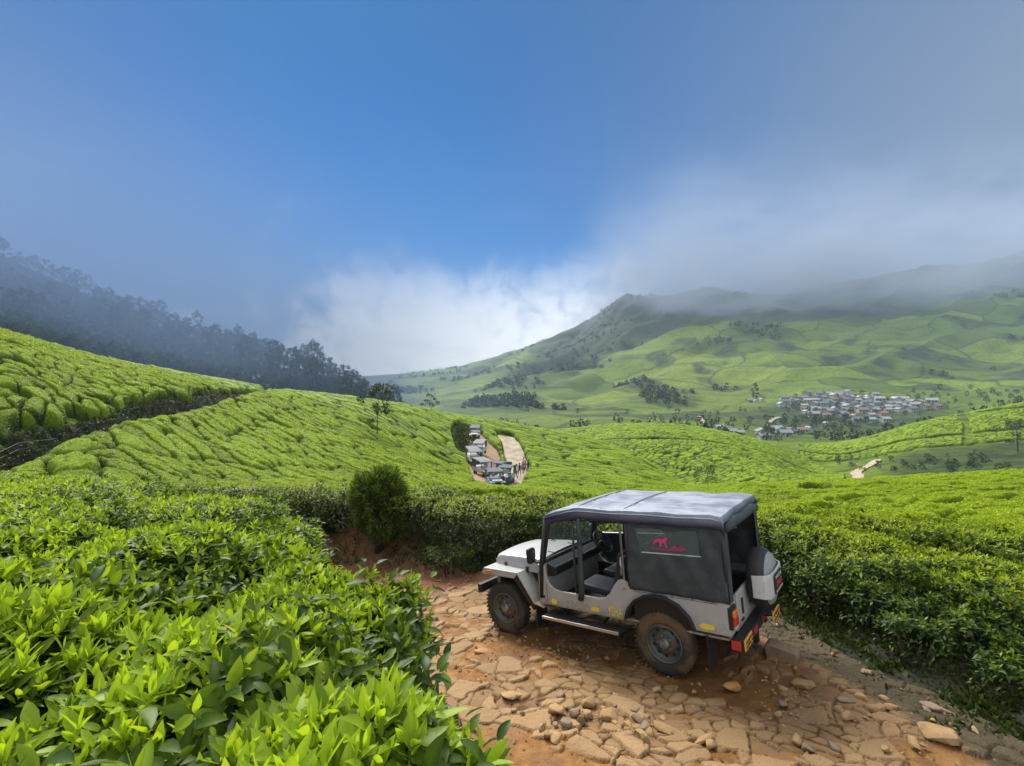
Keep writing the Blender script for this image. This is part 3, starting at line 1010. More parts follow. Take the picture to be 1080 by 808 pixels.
wet = np.clip(under * 0.6 + rut * 0.45 + np.exp(-(((RX - 2.9) / 0.7) ** 2 + ((RY - 5.7) / 0.5) ** 2)) * 0.8, 0, 1) * (0.65 + 0.7 * fbm(RX / 0.5, RY / 0.5, 351, 3)).clip(0, 1)
wet = np.clip(wet + 0.75 * sstep(-0.05, 0.35, fbm(RX / 0.8, RY / 0.8, 353, 4)) * (1 - stone * 0.6), 0, 1)
redm = sstep(7.8, 10.5, RY - 0.35 * RX)
grn = sstep(1.0, 0.2, -sbr) * sstep(2.0, 3.5, RX) * 1.05 + sstep(0.5, 0.0, onr) * 0.25
fc = grid_faces(*RX.shape)
fr = (onr > 0.02).ravel()[fc].any(1)
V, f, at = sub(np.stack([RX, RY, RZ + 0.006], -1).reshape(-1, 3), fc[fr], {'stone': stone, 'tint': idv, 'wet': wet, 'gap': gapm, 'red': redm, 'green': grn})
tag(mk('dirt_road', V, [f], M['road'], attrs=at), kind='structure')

# ------------------------------------------------------------------ leaves, shoots and bushes
def unit(v):
    return v / (np.linalg.norm(v, axis=-1, keepdims=True) + 1e-9)


def leaves(P, D, U, L, Wd, bend, age, level):
    """many leaves at once: base P, direction D, upper side U; level 2 = folded 8-vertex blade, 1 = folded kite, 0 = flat kite"""
    n = len(P)
    D = unit(D)
    S = unit(np.cross(D, U))
    U = np.cross(S, D)
    L = L[:, None]; Wd = Wd[:, None]; bend = bend[:, None]

    def pt(t, side, up):
        return P + D * (L * t) + S * (Wd * side) + U * (up * Wd - bend * L * t * t)
    if level == 2:
        pts = [pt(0, 0, 0)]
        for t_, w_, u_ in ((.14, .27, .10), (.36, .46, .16), (.60, .44, .16), (.82, .25, .10)):
            pts += [pt(t_, -w_, u_ + .05 * math.sin(t_ * 19)), pt(t_, 0, 0), pt(t_, w_, u_ + .05 * math.cos(t_ * 23))]
        pts.append(pt(1.0, 0, .02))
        q = np.array([[1 + 3 * r + e, 2 + 3 * r + e, 5 + 3 * r + e, 4 + 3 * r + e] for r in range(3) for e in (0, 1)])
        t3 = np.array([[0, 2, 1], [0, 3, 2], [10, 11, 13], [11, 12, 13]])
    elif level == 1:
        pts = [pt(0, 0, 0), pt(.45, -.46, .16), pt(.5, 0, 0), pt(.45, .46, .16), pt(1, 0, 0)]
        q = np.zeros((0, 4), int); t3 = np.array([[0, 2, 1], [0, 3, 2], [1, 2, 4], [2, 3, 4]])
    else:
        pts = [pt(0, 0, 0), pt(.48, -.46, .1), pt(1, 0, 0), pt(.48, .46, .1)]
        q = np.array([[0, 3, 2, 1]]); t3 = np.zeros((0, 3), int)
    k = len(pts)
    V = np.stack(pts, 1).reshape(-1, 3)
    off = (np.arange(n) * k)[:, None, None]
    Fq = (q[None] + off).reshape(-1, 4); Ft = (t3[None] + off).reshape(-1, 3)
    ag = np.repeat(age, k).reshape(n, k)
    if level == 2:
        ag[:, [2, 5, 8, 11]] += 0.10          # pale midrib
        ag[:, [0, 13]] += 0.05
    return V, Fq, Ft, ag.ravel()


class Leafs:
    def __init__(self):
        self.V, self.q, self.t, self.a, self.n = [], [], [], [], 0

    def add(self, *args):
        V, q, t, a = leaves(*args)
        self.V.append(V); self.q.append(q + self.n); self.t.append(t + self.n); self.a.append(a)
        self.n += len(V)

    def build(self, name, mat, parent=None, smooth=True):
        return mk(name, np.concatenate(self.V), [np.concatenate(self.q), np.concatenate(self.t)], mat, parent, smooth, {'age': np.concatenate(self.a)})


def shoots(lf, P, N, size, level, young=1.0, flush=1.0):
    """leafy shoots at points P growing along N: a bud, a bright pair, then older leaves spreading lower"""
    n = len(P)
    if n == 0:
        return
    N = unit(N + rng.normal(0, 0.16, (n, 3)))
    ref = unit(np.cross(N, rng.normal(0, 1, (n, 3))))
    bi = np.cross(N, ref)
    size = size * rng.uniform(0.65, 1.25, n)
    phase = rng.uniform(0, 6.283, n)
    vig = np.clip(rng.normal(0.76, 0.27, n), 0.05, 1) * young
    plan = [(0.98, 82, 0.55, 0.16, 1.0, -0.05), (0.80, 66, 0.80, 0.30, 0.95, 0.05), (0.72, 58, 0.85, 0.32, 0.92, 0.10),
            (0.45, 42, 1.05, 0.38, 0.76, 0.18), (0.32, 30, 1.10, 0.42, 0.52, 0.22), (0.12, 15, 1.15, 0.44, 0.24, 0.25), (-0.1, 2, 1.2, 0.46, 0.05, 0.28)]
    for k, (h, el, ln, wd, ag, bd) in enumerate(plan):
        az = phase + k * 2.4 + rng.normal(0, 0.25, n)
        e = np.radians(el + rng.normal(0, 9, n))
        D = N * np.sin(e)[:, None] + (ref * np.cos(az)[:, None] + bi * np.sin(az)[:, None]) * np.cos(e)[:, None]
        base = P + N * (size * h * 0.75)[:, None]
        keep = rng.random(n) < (0.9 if k < 3 and flush else 0.95)
        if k < 3:
            keep &= rng.random(n) < flush
        L = size * ln * rng.uniform(0.8, 1.2, n)
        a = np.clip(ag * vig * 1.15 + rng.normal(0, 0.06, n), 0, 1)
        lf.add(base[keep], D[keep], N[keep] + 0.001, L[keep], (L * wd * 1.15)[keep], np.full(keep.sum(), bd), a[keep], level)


def mound_points(n, c, ra, rb, rot, base, topz, p=4.0, side=0.45, tilt=(0, 0), dents=0.08, seed=0, zf=None):
    """points and outward directions over a flat-topped bush; base/topz are heights, zf optional height of the top at (x, y)"""
    ns = int(n * side); nt = n - ns
    r = np.sqrt(rng.random(nt)) * 0.98; th = rng.uniform(0, 6.283, nt)
    rr = np.concatenate([r, np.full(ns, 1.0)]); tt = np.concatenate([th, rng.uniform(0, 6.283, ns)])
    hs = np.concatenate([np.ones(nt), rng.uniform(0.10, 1.0, ns) ** 0.8])
    wob = 1 + 0.10 * np.sin(tt * 3 + seed) + 0.06 * np.sin(tt * 5 + seed * 2.3) + 0.04 * np.sin(tt * 9 + seed * 1.3)
    bulge = np.where(hs < 1, 1 - 0.28 * (np.clip(0.62 - hs, 0, 1) / 0.62) ** 2 - 0.10 * np.clip(hs - 0.8, 0, 1) * 5 * 0.4, 1)
    lx, ly = rr * wob * bulge * np.cos(tt) * ra, rr * wob * bulge * np.sin(tt) * rb
    x = c[0] + lx * math.cos(rot) - ly * math.sin(rot); y = c[1] + lx * math.sin(rot) + ly * math.cos(rot)
    tz = topz + tilt[0] * (x - c[0]) + tilt[1] * (y - c[1]) if zf is None else zf(x, y)
    h = tz - base
    tz = tz + dents * fbm(x / 0.5, y / 0.5, 401 + seed, 3) * 1.6
    z = np.where(hs < 1, base + (tz - base) * hs, tz - h * 0.20 * rr ** p)
    nx, ny = np.cos(tt) / ra, np.sin(tt) / rb
    nn = np.hypot(nx, ny); nx, ny = nx / nn, ny / nn
    ox, oy = nx * math.cos(rot) - ny * math.sin(rot), nx * math.sin(rot) + ny * math.cos(rot)
    flat = np.where(hs < 1, 0.25 + 0.5 * (hs - 0.5), 1.0)
    out = np.where(hs < 1, 1.0, 0.75 * rr ** p)
    N = unit(np.stack([ox * out, oy * out, np.maximum(flat, 0.05)], 1))
    return np.stack([x, y, z], 1), N, hs


def stems(c, ra, rb, rot, base, topz, n=9):
    mb = MB()
    for k in range(n):
        a = random.uniform(0, 6.28); r0 = random.uniform(0.05, 0.4); r1 = random.uniform(0.45, 0.88)
        def pos(r, z, da=0.0):
            lx, ly = r * math.cos(a + da) * ra, r * math.sin(a + da) * rb
            return (c[0] + lx * math.cos(rot) - ly * math.sin(rot), c[1] + lx * math.sin(rot) + ly * math.cos(rot), z)
        h = topz - base
        mb.tube([pos(r0, base - 0.15), pos((r0 + r1) / 2 + random.uniform(-.05, .05), base + h * 0.35, 0.15), pos(r1, base + h * 0.78, 0.25)], [0.022, 0.016, 0.008], 5)
    return mb


def bush(label, c, ra, rb, rot, base, topz, size, dens, level, group=None, tilt=(0, 0), side=0.45, seed=0, zf=None, young=1.0, flush=1.0, mat='tea_leaf', cat='tea bush', name='tea_bush', inner=1.0, dents=0.08, nst=9):
    root = empty(name, (0, 0, 0))
    root.location = (c[0], c[1], base)
    h = topz - base
    area = math.pi * ra * rb + 2 * math.pi * math.sqrt((ra * ra + rb * rb) / 2) * h * 0.9
    n = int(area * dens)
    P, N, hs = mound_points(n, c, ra, rb, rot, base, topz, 4.0, side, tilt, dents, seed, zf)
    lf = Leafs()
    tp = hs >= 1
    up = np.array([0, 0, 0.6])
    shoots(lf, P[tp], N[tp] * 0.5 + up, size, level, young, flush)
    hi = (~tp) & (hs > 0.72)
    shoots(lf, P[hi], N[hi] + up * 0.6, size, level, young * 0.75, flush)
    # mature leaves on the flanks, hanging outwards
    lo = (~tp)
    rep = 3
    Pl = np.repeat(P[lo], rep, 0) + rng.normal(0, 0.05, (lo.sum() * rep, 3)); Nl = np.repeat(N[lo], rep, 0)
    D = unit(Nl + rng.normal(0, 0.55, Pl.shape) + np.array([0, 0, -0.15]))
    L = size * rng.uniform(0.8, 1.3, len(Pl))
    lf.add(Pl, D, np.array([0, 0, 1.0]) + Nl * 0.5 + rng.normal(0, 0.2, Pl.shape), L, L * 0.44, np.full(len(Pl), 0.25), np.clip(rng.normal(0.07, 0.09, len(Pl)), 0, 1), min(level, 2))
    # old leaves under the shoots
    m = int(n * 2.2 * inner)
    Pi, Ni, hi_ = mound_points(m, c, ra * 0.95, rb * 0.95, rot, base, topz, 4.0, side, tilt, dents, seed, None if zf is None else zf)
    Pi = Pi - Ni * rng.uniform(0.03, 0.26, (m, 1)) * min(1.0, h)
    D = unit(Ni * 0.5 + rng.normal(0, 0.8, Pi.shape))
    L = size * rng.uniform(0.85, 1.25, m)
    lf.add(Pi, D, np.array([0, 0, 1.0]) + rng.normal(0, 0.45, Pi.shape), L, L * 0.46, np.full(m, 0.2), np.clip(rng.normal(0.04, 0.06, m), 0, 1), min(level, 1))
    o = lf.build('foliage', M[mat], root)
    me = o.data
    co = np.empty(len(me.vertices) * 3, np.float32); me.vertices.foreach_get('co', co)
    co = co.reshape(-1, 3) - np.array([c[0], c[1], base], np.float32)
    me.vertices.foreach_set('co', co.ravel())
    s = stems((0, 0), ra, rb, rot, 0.0, h, nst).build('stems', M['bark'], root, smooth=True)
    tag(root, label, cat, group)
    return root


# foreground bushes on the bank where the photographer stands
def gz(x, y):
    return float(ground(np.array([x]), np.array([y]), False)[0])


FG = [
 # label, centre, ra, rb, rot, top, size, density, level
 ('nearest tea bush filling the lower left corner with big lime green shoots', (-1.20, 1.18), 0.72, 0.50, 0.1, -0.70, 0.063, 370, 2, 1.0),
 ('tea bush in the bottom middle with tall fresh lime shoots beside the road edge', (-0.38, 0.95), 0.26, 0.30, 0.0, -0.74, 0.062, 390, 2, 1.0),
 ('tea bush with darker glossy leaves hanging over the stony road, left of the jeep', (-0.84, 2.02), 0.44, 0.40, 0.15, -0.91, 0.058, 350, 2, 0.85),
 ('low dark tea bush sunk in the gap between the nearest bushes', (-0.74, 1.50), 0.38, 0.26, 0.0, -0.86, 0.059, 340, 2, 0.75),
 ('tea bush at the left photo edge, light shoots above a black gap', (-2.1, 1.72), 0.55, 0.34, 0.0, -0.80, 0.061, 310, 2, 1.0),
 ('broad tea bush behind the black gap, dark leaves on its front', (-2.45, 3.05), 0.92, 0.60, 0.0, -1.00, 0.059, 265, 2, 0.95),
 ('tea bush standing right of the broad one, above the bend of the road', (-1.80, 3.35), 0.46, 0.50, 0.2, -1.14, 0.058, 270, 2, 0.9),
 ('tea bush far left behind the broad one, with pale upright shoots', (-4.1, 3.7), 1.0, 0.70, 0.0, -1.00, 0.062, 210, 1, 1.0),
 ('tea bush in the back row of the bank, second from the left', (-3.35, 4.75), 0.95, 0.70, 0.0, -1.20, 0.062, 200, 1, 1.0),
 ('tea bush at the right end of the bank back row', (-2.55, 4.7), 0.60, 0.58, 0.3, -1.44, 0.062, 200, 1, 0.9),
 ('tea bush in the back row of the bank at the left photo edge', (-5.4, 5.0), 1.15, 0.80, 0.0, -1.14, 0.062, 180, 1, 1.0),
 ('wide tea bush on the far rim of the bank by the bend', (-4.2, 6.5), 1.15, 0.85, 0.3, -1.72, 0.064, 150, 1, 1.0),
 ('wide tea bush on the far rim of the bank, toward the cut bank', (-6.4, 6.9), 1.4, 1.0, 0.0, -1.48, 0.064, 150, 1, 1.0),
 ('tea bush at the sharp right tip of the bank, above the red earth bend', (-3.15, 5.75), 0.62, 0.5, 0.6, -1.66, 0.062, 180, 1, 0.9),
 ('farthest tea bush of the bank, left of the hedge', (-8.3, 8.2), 1.5, 1.3, 0.0, -1.72, 0.066, 120, 1, 1.0),
]
for i, (lb, c, ra, rb, rot, tz, sz, dn, lv, yg) in enumerate(FG):
    bush(lb, c, ra, rb, rot, gz(*c), tz, sz, dn, lv, 'tea bushes on the near bank', tilt=(0, -0.03), side=0.4, seed=i, young=yg, flush=0.9)

# hedge of big bushes beyond the road, from the bend round behind the jeep
HG = [
 ('hedge bush at the left end of the hedge, dark flank to the bend', (-7.6, 13.9), 1.5, 1.0, 0.0),
 ('hedge bush left of the round shrub, farther one', (-5.6, 13.5), 1.3, 1.0, -0.1),
 ('hedge bush just left of the round shrub', (-4.1, 13.1), 1.15, 0.95, -0.2),
 ('hedge bush standing behind the round shrub', (-3.15, 13.0), 1.0, 0.85, -0.2),
 ('hedge bush right of the round shrub with a bare earth foot', (-2.2, 12.5), 1.15, 0.95, -0.25),
 ('rounded tea bush bulging out in front of the jeep bonnet', (-0.55, 11.45), 1.30, 0.90, -0.2),
 ('hedge bush behind the jeep bonnet', (0.9, 11.55), 1.1, 0.95, -0.5),
 ('hedge bush hidden behind the jeep windscreen', (2.1, 10.6), 1.1, 0.9, -0.7),
 ('hedge bush seen through the open back of the jeep', (3.4, 9.7), 1.1, 0.9, -0.7),
 ('hedge bush right behind the jeep tail with a dark hollow below', (4.75, 8.9), 1.05, 0.85, -0.5),
 ('tea bush between the jeep tail and the big right bush', (6.2, 8.6), 1.1, 0.8, -0.3),
 ('tea bush filling the dip behind the left end of the big right bush', (5.25, 7.75), 0.95, 0.7, -0.3),
 ('big tea bush on the right reaching out over the road verge', (5.85, 6.75), 1.35, 0.85, -0.35),
 ('tea bush at the right photo edge, its lower leaves hanging in shade', (6.35, 5.75), 1.05, 0.75, -0.5),
 ('tea bush right of the big verge bush, farther back', (7.9, 7.6), 1.2, 0.9, -0.2),
]
for i, (lb, c, ra, rb, rot) in enumerate(HG):
    b = gz(*c)
    t0 = float(top(np.array([c[0]]), np.array([c[1]]))[0])
    near_r = c[0] > 4
    sh = 0.05
    bush(lb, c, ra, rb, rot, b, t0 + sh, 0.068 if near_r else 0.072, 150 if near_r else 115, 1, 'hedge bushes beyond the road', side=0.55, seed=30 + i,
         zf=lambda x, y, sh=sh: top(x, y) + sh + 0.10 * fbm(x / 0.8, y / 0.8, 77, 2), young=1.0, flush=0.95, mat='hedge_leaf')

# small plants on the shady verge at the right
for i, (lb, c, r, tz) in enumerate([
 ('low tea seedling on the grassy verge behind the jeep tail', (4.45, 7.15), 0.28, 0.55), ('small tea plant on the verge right of the spare wheel', (4.75, 6.6), 0.34, 0.62),
 ('leggy tea plant at the foot of the big right bush', (5.0, 6.15), 0.30, 0.5), ('small tea plant in the shade under the right bush', (5.3, 5.55), 0.34, 0.5), ('low tea plant at the right photo edge beside the road stones', (5.15, 4.85), 0.36, 0.42), ('low tea plant spreading at the verge below the big right bush', (4.72, 5.75), 0.30, 0.36)]):
    b = gz(*c)
    bush(lb, c, r, r, 0, b, b + tz, 0.06, 130, 1, 'small tea plants on the verge', side=0.6, seed=70 + i, young=0.5, flush=0.5, mat='hedge_leaf', nst=4, dents=0.15)
bush('low leafy tea plant at the foot of the bonnet bush', (-1.35, 10.75), 0.55, 0.35, -0.2, gz(-1.35, 10.75), gz(-1.35, 10.75) + 0.55, 0.065, 110, 1, side=0.6, seed=75, young=0.4, flush=0.4, mat='hedge_leaf', nst=4)


# short grass and weeds along the verges (one mass)
def blades(name, n, xr, yr, dens, h, label, seed=0, ag=0.35):
    x = rng.uniform(*xr, n); y = rng.uniform(*yr, n)
    keep = rng.random(n) < dens(x, y)
    x, y = x[keep], y[keep]
    z = ground(x, y) + fbm(x / 1.4, y / 1.4, 305, 3) * 0.05
    P = np.stack([x, y, z - 0.01], 1)
    lf = Leafs()
    D = unit(rng.normal(0, 0.6, P.shape) + np.array([0, 0, 0.9]))
    L = h * rng.uniform(0.5, 1.4, len(P))
    lf.add(P, D, rng.normal(0, 1, P.shape), L, L * rng.uniform(0.25, 0.8, len(P)), np.full(len(P), 0.3), np.clip(rng.normal(ag, 0.25, len(P)), 0, 1), 0)
    return tag(lf.build(name, M['grass']), label, 'grass', kind='stuff')


blades('grass', 130000, (2.0, 9.0), (3.0, 10.0), lambda x, y: sstep(-0.45, 0.25, sd_back(x, y) + fbm(x / .6, y / .6, 9, 3) * .6) * (0.25 + 0.75 * sstep(-.1, .3, fbm(x / .5, y / .5, 11, 3))) * (sd_plat(x, y) < -1), 0.075, 'weeds and short grass on the shady right verge', ag=0.18)
blades('grass', 60000, (-9, 2.0), (9.5, 14), lambda x, y: sstep(-0.25, 0.25, sd_back(x, y) + fbm(x / .6, y / .6, 9, 3) * .5) * (0.15 + 0.75 * sstep(-0.1, .25, fbm(x / .7, y / .7, 13, 3))) * (0.35 + sstep(-3, -1.5, x)), 0.08, 'weeds on the red earth foot of the hedge')


# roots, ferns and weeds on the cut bank
n = 16000
bi, bj = rng.integers(0, BANKPTS[0].shape[0] - 1, n), rng.integers(0, BANKPTS[0].shape[1] - 1, n)
P = np.stack([b_[bi, bj] for b_ in BANKPTS], 1) + rng.normal(0, 0.08, (n, 3))
lf = Leafs()
D = unit(rng.normal(0, 0.7, P.shape) + np.array([0.1, -0.7, 0.1]))
L = rng.uniform(0.10, 0.32, n)
lf.add(P, D, rng.normal(0, 1, P.shape) + np.array([0, 0, 1.0]), L, L * rng.uniform(0.15, 0.5, n), np.full(n, 0.4), np.clip(rng.normal(0.12, 0.18, n), 0, 1), 0)
tag(lf.build('weeds', M['grass']), 'dark weeds and ferns hanging on the cut bank', 'weeds', kind='stuff')


blades('grass', 90000, (-4.5, 1.6), (0.0, 9.0), lambda x, y: sstep(-1.25, -0.9, sd_plat(x, y)) * sstep(0.6, 0.2, sd_plat(x, y)) * (0.35 + 0.65 * sstep(-.2, .3, fbm(x / .5, y / .5, 17, 3))), 0.10, 'weeds and ferns on the steep bank below the near tea bushes', ag=0.3)


# dark scrub in the gully beside the upper track
n = 2600
p_, y_ = rng.normal(488, 5.5, n), rng.normal(78, 4.5, n)
x_ = (p_ - 540) / F * y_
P = np.stack([x_, y_, top(x_, y_) - H_TEA + rng.uniform(0, 0.35, n)], 1)
lf = Leafs()
L = rng.uniform(0.15, 0.45, n)
lf.add(P, unit(rng.normal(0, 0.7, P.shape) + np.array([0, 0, 0.6])), rng.normal(0, 1, P.shape), L, L * 0.5, np.full(n, 0.2), np.clip(rng.normal(0.15, 0.15, n), 0, 1), 0)
tag(lf.build('scrub', M['grass']), 'dark scrub in the gully left of the waiting jeeps', 'scrub', kind='stuff')


# leaf texture of the nearer tea tables
def field_leaves(key, n, ymax, size, label, fresh=0.0):
    X, Y, Z, m, crest = FIELD[key]
    ok = (m > 0.15) & (Y < ymax)
    r, cidx = np.nonzero(ok[:-1, :-1])
    dY = Y[r + 1, cidx] - Y[r, cidx]; dX = X[r, cidx + 1] - X[r, cidx]
    a = dX * dY / (Y[r, cidx] ** 1.5)
    pk = rng.choice(len(r), n, p=a / a.sum())
    r, cidx = r[pk], cidx[pk]
    u, v = rng.random(n), rng.random(n)
    P = np.stack([X[r, cidx] + u * dX[pk], Y[r, cidx] + v * dY[pk], Z[r, cidx] * (1 - v) + Z[r + 1, cidx] * v], 1)
    cr = crest[r, cidx]
    s = size * np.clip(P[:, 1] / 20, 0.8, 2.4) * rng.uniform(0.7, 1.3, n)
    D = unit(rng.normal(0, 0.8, P.shape) + np.array([0, 0, 0.55]))
    lf = Leafs()
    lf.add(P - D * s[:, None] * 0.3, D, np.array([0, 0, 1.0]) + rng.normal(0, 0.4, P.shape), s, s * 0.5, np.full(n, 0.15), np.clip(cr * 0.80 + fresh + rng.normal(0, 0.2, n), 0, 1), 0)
    return tag(lf.build('tea_leaves', M['hedge_leaf']), label, 'tea leaves', kind='stuff')


field_leaves('hill', 380000, 64, 0.055, 'fresh leaves over the clipped middle slope', 0.06)
field_leaves('upper', 130000, 58, 0.055, 'fresh leaves over the steep upper slope')
field_leaves('right', 300000, 36, 0.06, 'fresh leaves over the flat field on the right', 0.2)

# ------------------------------------------------------------------ the jeep
M['paint'] = material('grey_paint', (0.50, 0.49, 0.455), 0.36, var=(3.0, (0.43, 0.41, 0.37), 0.35, 0.75), coat=0.3)
M['canvas_top'] = material('canvas_top', (0.15, 0.165, 0.235), 0.32, var=(2.2, (0.36, 0.38, 0.43), 0.40, 0.66), bump=(4.2, 0.45, 0.03), spec=1.0, coat=0.5)
def sheen_canvas():
    m = bpy.data.materials.new('canvas_top')
    m.use_nodes = True
    t = NT(m.node_tree)
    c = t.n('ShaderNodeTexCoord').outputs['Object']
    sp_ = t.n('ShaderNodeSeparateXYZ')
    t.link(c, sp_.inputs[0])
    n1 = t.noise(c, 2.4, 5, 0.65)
    streak = t.n('ShaderNodeMapping')
    t.link(c, streak.inputs[0])
    streak.inputs['Scale'].default_value = (1.2, 7.0, 1.0)
    n2 = t.noise(streak.outputs[0], 1.0, 4, 0.6)
    sheen = t.math('MULTIPLY', t.ramp(sp_.outputs[2], 1.80, 1.96), t.math('ADD', 0.45, t.math('MULTIPLY', t.ramp(t.math('ADD', t.math('MULTIPLY', n1, 0.6), t.math('MULTIPLY', n2, 0.4)), 0.38, 0.60), 0.55)))  # pale sky sheen painted into the colour of the upper canvas
    bs = t.n('ShaderNodeBsdfPrincipled')
    t.link(t.mix(sheen, (0.032, 0.042, 0.095), (0.33, 0.365, 0.43)), bs.inputs['Base Color'])
    t.link(t.math('ADD', 0.34, t.math('MULTIPLY', sheen, 0.2)), bs.inputs['Roughness'])
    t.link(t.bump(t.noise(c, 4.5, 5, 0.6), 0.45, 0.03), bs.inputs['Normal'])
    o = t.n('ShaderNodeOutputMaterial')
    t.link(bs.outputs[0], o.inputs[0])
    return m


M['canvas_top'] = sheen_canvas()


def muddy_paint():
    m = bpy.data.materials.new('grey_paint')
    m.use_nodes = True
    t = NT(m.node_tree)
    c = t.n('ShaderNodeTexCoord').outputs['Object']
    sp_ = t.n('ShaderNodeSeparateXYZ')
    t.link(c, sp_.inputs[0])
    n1 = t.noise(c, 3.0, 5, 0.65)
    n2 = t.noise(c, 22.0, 5, 0.7)
    base = t.mix(t.ramp(n1, 0.35, 0.75), (0.48, 0.48, 0.465), (0.41, 0.40, 0.38))
    mud = t.ramp(t.math('ADD', t.math('SUBTRACT', 0.86, sp_.outputs[2]), t.math('MULTIPLY', t.math('SUBTRACT', n2, 0.5), 0.75)), 0.10, 0.42)
    bs = t.n('ShaderNodeBsdfPrincipled')
    t.link(t.mix(t.math('MULTIPLY', mud, 0.75), base, (0.24, 0.15, 0.08)), bs.inputs['Base Color'])
    t.link(t.math('ADD', 0.34, t.math('MULTIPLY', mud, 0.45)), bs.inputs['Roughness'])
    bs.inputs['Coat Weight'].default_value = 0.25
    o = t.n('ShaderNodeOutputMaterial')
    t.link(bs.outputs[0], o.inputs[0])
    return m


M['paint'] = muddy_paint()
M['canvas'] = material('canvas_side', (0.038, 0.050, 0.056), 0.62, var=(4.0, (0.075, 0.088, 0.092), 0.42, 0.72), bump=(7, 0.5, 0.02))
M['black'] = material('black_trim', (0.018, 0.018, 0.019), 0.5)
M['under'] = material('chassis', (0.03, 0.026, 0.022), 0.8, var=(6, (0.10, 0.065, 0.035), 0.5, 0.75))
M['rim'] = material('wheel_steel', (0.10, 0.115, 0.12), 0.5, metal=0.3, var=(9, (0.17, 0.13, 0.085), 0.45, 0.7))
M['hubm'] = material('hub_steel', (0.30, 0.31, 0.31), 0.45, metal=0.5, var=(16, (0.12, 0.10, 0.08), 0.45, 0.7))
M['tyre'] = material('tyre_rubber', (0.035, 0.034, 0.030), 0.85, var=(5, (0.12, 0.085, 0.045), 0.45, 0.68), bump=(30, 0.4, 0.01))
M['mudtyre'] = material('muddy_rubber', (0.15, 0.098, 0.050), 0.9, var=(5, (0.045, 0.040, 0.032), 0.40, 0.62), bump=(30, 0.4, 0.01))
M['clean_tyre'] = material('spare_rubber', (0.03, 0.03, 0.032), 0.6, bump=(25, 0.2, 0.01))
M['white'] = material('white_plastic', (0.62, 0.62, 0.60), 0.4, var=(5, (0.50, 0.50, 0.47), 0.45, 0.7))
M['disc'] = material('grey_cover', (0.36, 0.37, 0.37), 0.6, var=(60, (0.28, 0.29, 0.29), 0.4, 0.6))
M['yellow'] = material('yellow_sticker', (0.92, 0.70, 0.07), 0.5)
M['plate'] = material('plate_yellow', (0.85, 0.45, 0.06), 0.45, var=(30, (0.75, 0.38, 0.05), 0.4, 0.6))
M['ink'] = material('dark_lettering', (0.02, 0.02, 0.02), 0.6)
M['red'] = material('red_lens', (0.55, 0.03, 0.02), 0.25, spec=0.6)
M['darkred'] = material('red_reflector', (0.45, 0.02, 0.06), 0.3)
M['orange'] = material('amber_lens', (0.75, 0.22, 0.03), 0.25, spec=0.6)
M['pink'] = material('pink_sticker', (0.72, 0.06, 0.22), 0.5)
M['chrome'] = material('worn_chrome', (0.5, 0.5, 0.5), 0.3, metal=0.9)
M['seat'] = material('seat_vinyl', (0.045, 0.048, 0.05), 0.5, var=(6, (0.09, 0.095, 0.10), 0.5, 0.7))
M['mirror'] = material('mirror_glass', (0.6, 0.62, 0.65), 0.05, metal=1.0)
M['redtext'] = material('red_lettering', (0.62, 0.05, 0.06), 0.5)


def clear_material(name, col, alpha, rough=0.15):
    m = bpy.data.materials.new(name)
    m.use_nodes = True
    t = NT(m.node_tree)
    bs = t.n('ShaderNodeBsdfPrincipled')
    bs.inputs['Base Color'].default_value = (*col, 1)
    bs.inputs['Roughness'].default_value = rough
    bs.inputs['Alpha'].default_value = alpha
    o = t.n('ShaderNodeOutputMaterial')
    t.link(bs.outputs[0], o.inputs[0])
    return m


M['film'] = clear_material('window_film', (0.13, 0.165, 0.155), 0.62, 0.2)
M['glass'] = clear_material('windscreen_glass', (0.25, 0.30, 0.30), 0.22, 0.05)

jeep = empty('jeep')
jeep.matrix_world = Matrix.Translation(J_T) @ J_M.to_4x4()
tag(jeep, 'pale grey open jeep with dark canvas top standing on the stony road', 'jeep')


def arc(cx, cz, r, a0, a1, n):
    return [(cx + r * math.cos(R(a0 + (a1 - a0) * i / n)), cz + r * math.sin(R(a0 + (a1 - a0) * i / n))) for i in range(n + 1)]


# body: two side skins with the door cut-outs and wheel arches, floor, scuttle, rear panel
side = [(1.72, 0.57), (0.47, 0.57)]
side += [(0.45, 0.62), (0.40, 0.72), (0.31, 0.83), (0.19, 0.90), (0.05, 0.93), (-0.10, 0.92), (-0.24, 0.86), (-0.35, 0.75), (-0.41, 0.62)]
side += [(-0.80, 0.62), (-0.80, 1.0), (0.38, 1.01), (0.41, 1.06), (0.47, 1.08), (0.53, 1.06), (0.60, 0.98), (0.66, 0.88), (0.73, 0.815), (0.82, 0.79), (1.44, 0.79), (1.54, 0.81), (1.62, 0.87), (1.66, 0.96), (1.68, 1.10), (1.80, 1.12), (1.80, 0.57)]
mb = MB()
for s in (1, -1):
    mb.prism(side, 'y', s * 0.735, s * 0.77)
mb.box(-0.78, 1.75, -0.73, 0.73, 0.555, 0.585)
mb.prism([(1.69, 0.58), (1.69, 1.11), (1.80, 1.13), (1.80, 0.58)], 'y', -0.733, 0.733)
body = mb.build('body', M['paint'], jeep, bevel=0.012)
mb = MB()
for s in (1, -1):                       # inner wheel boxes / side benches carry rear seats
    mb.box(-0.76, 0.36, s * 0.40 - 0.0, s * 0.73, 0.60, 0.95) if s > 0 else mb.box(-0.76, 0.36, -0.73, -0.40, 0.60, 0.95)
mb.build('wheel_box', M['black'], jeep, bevel=0.01)
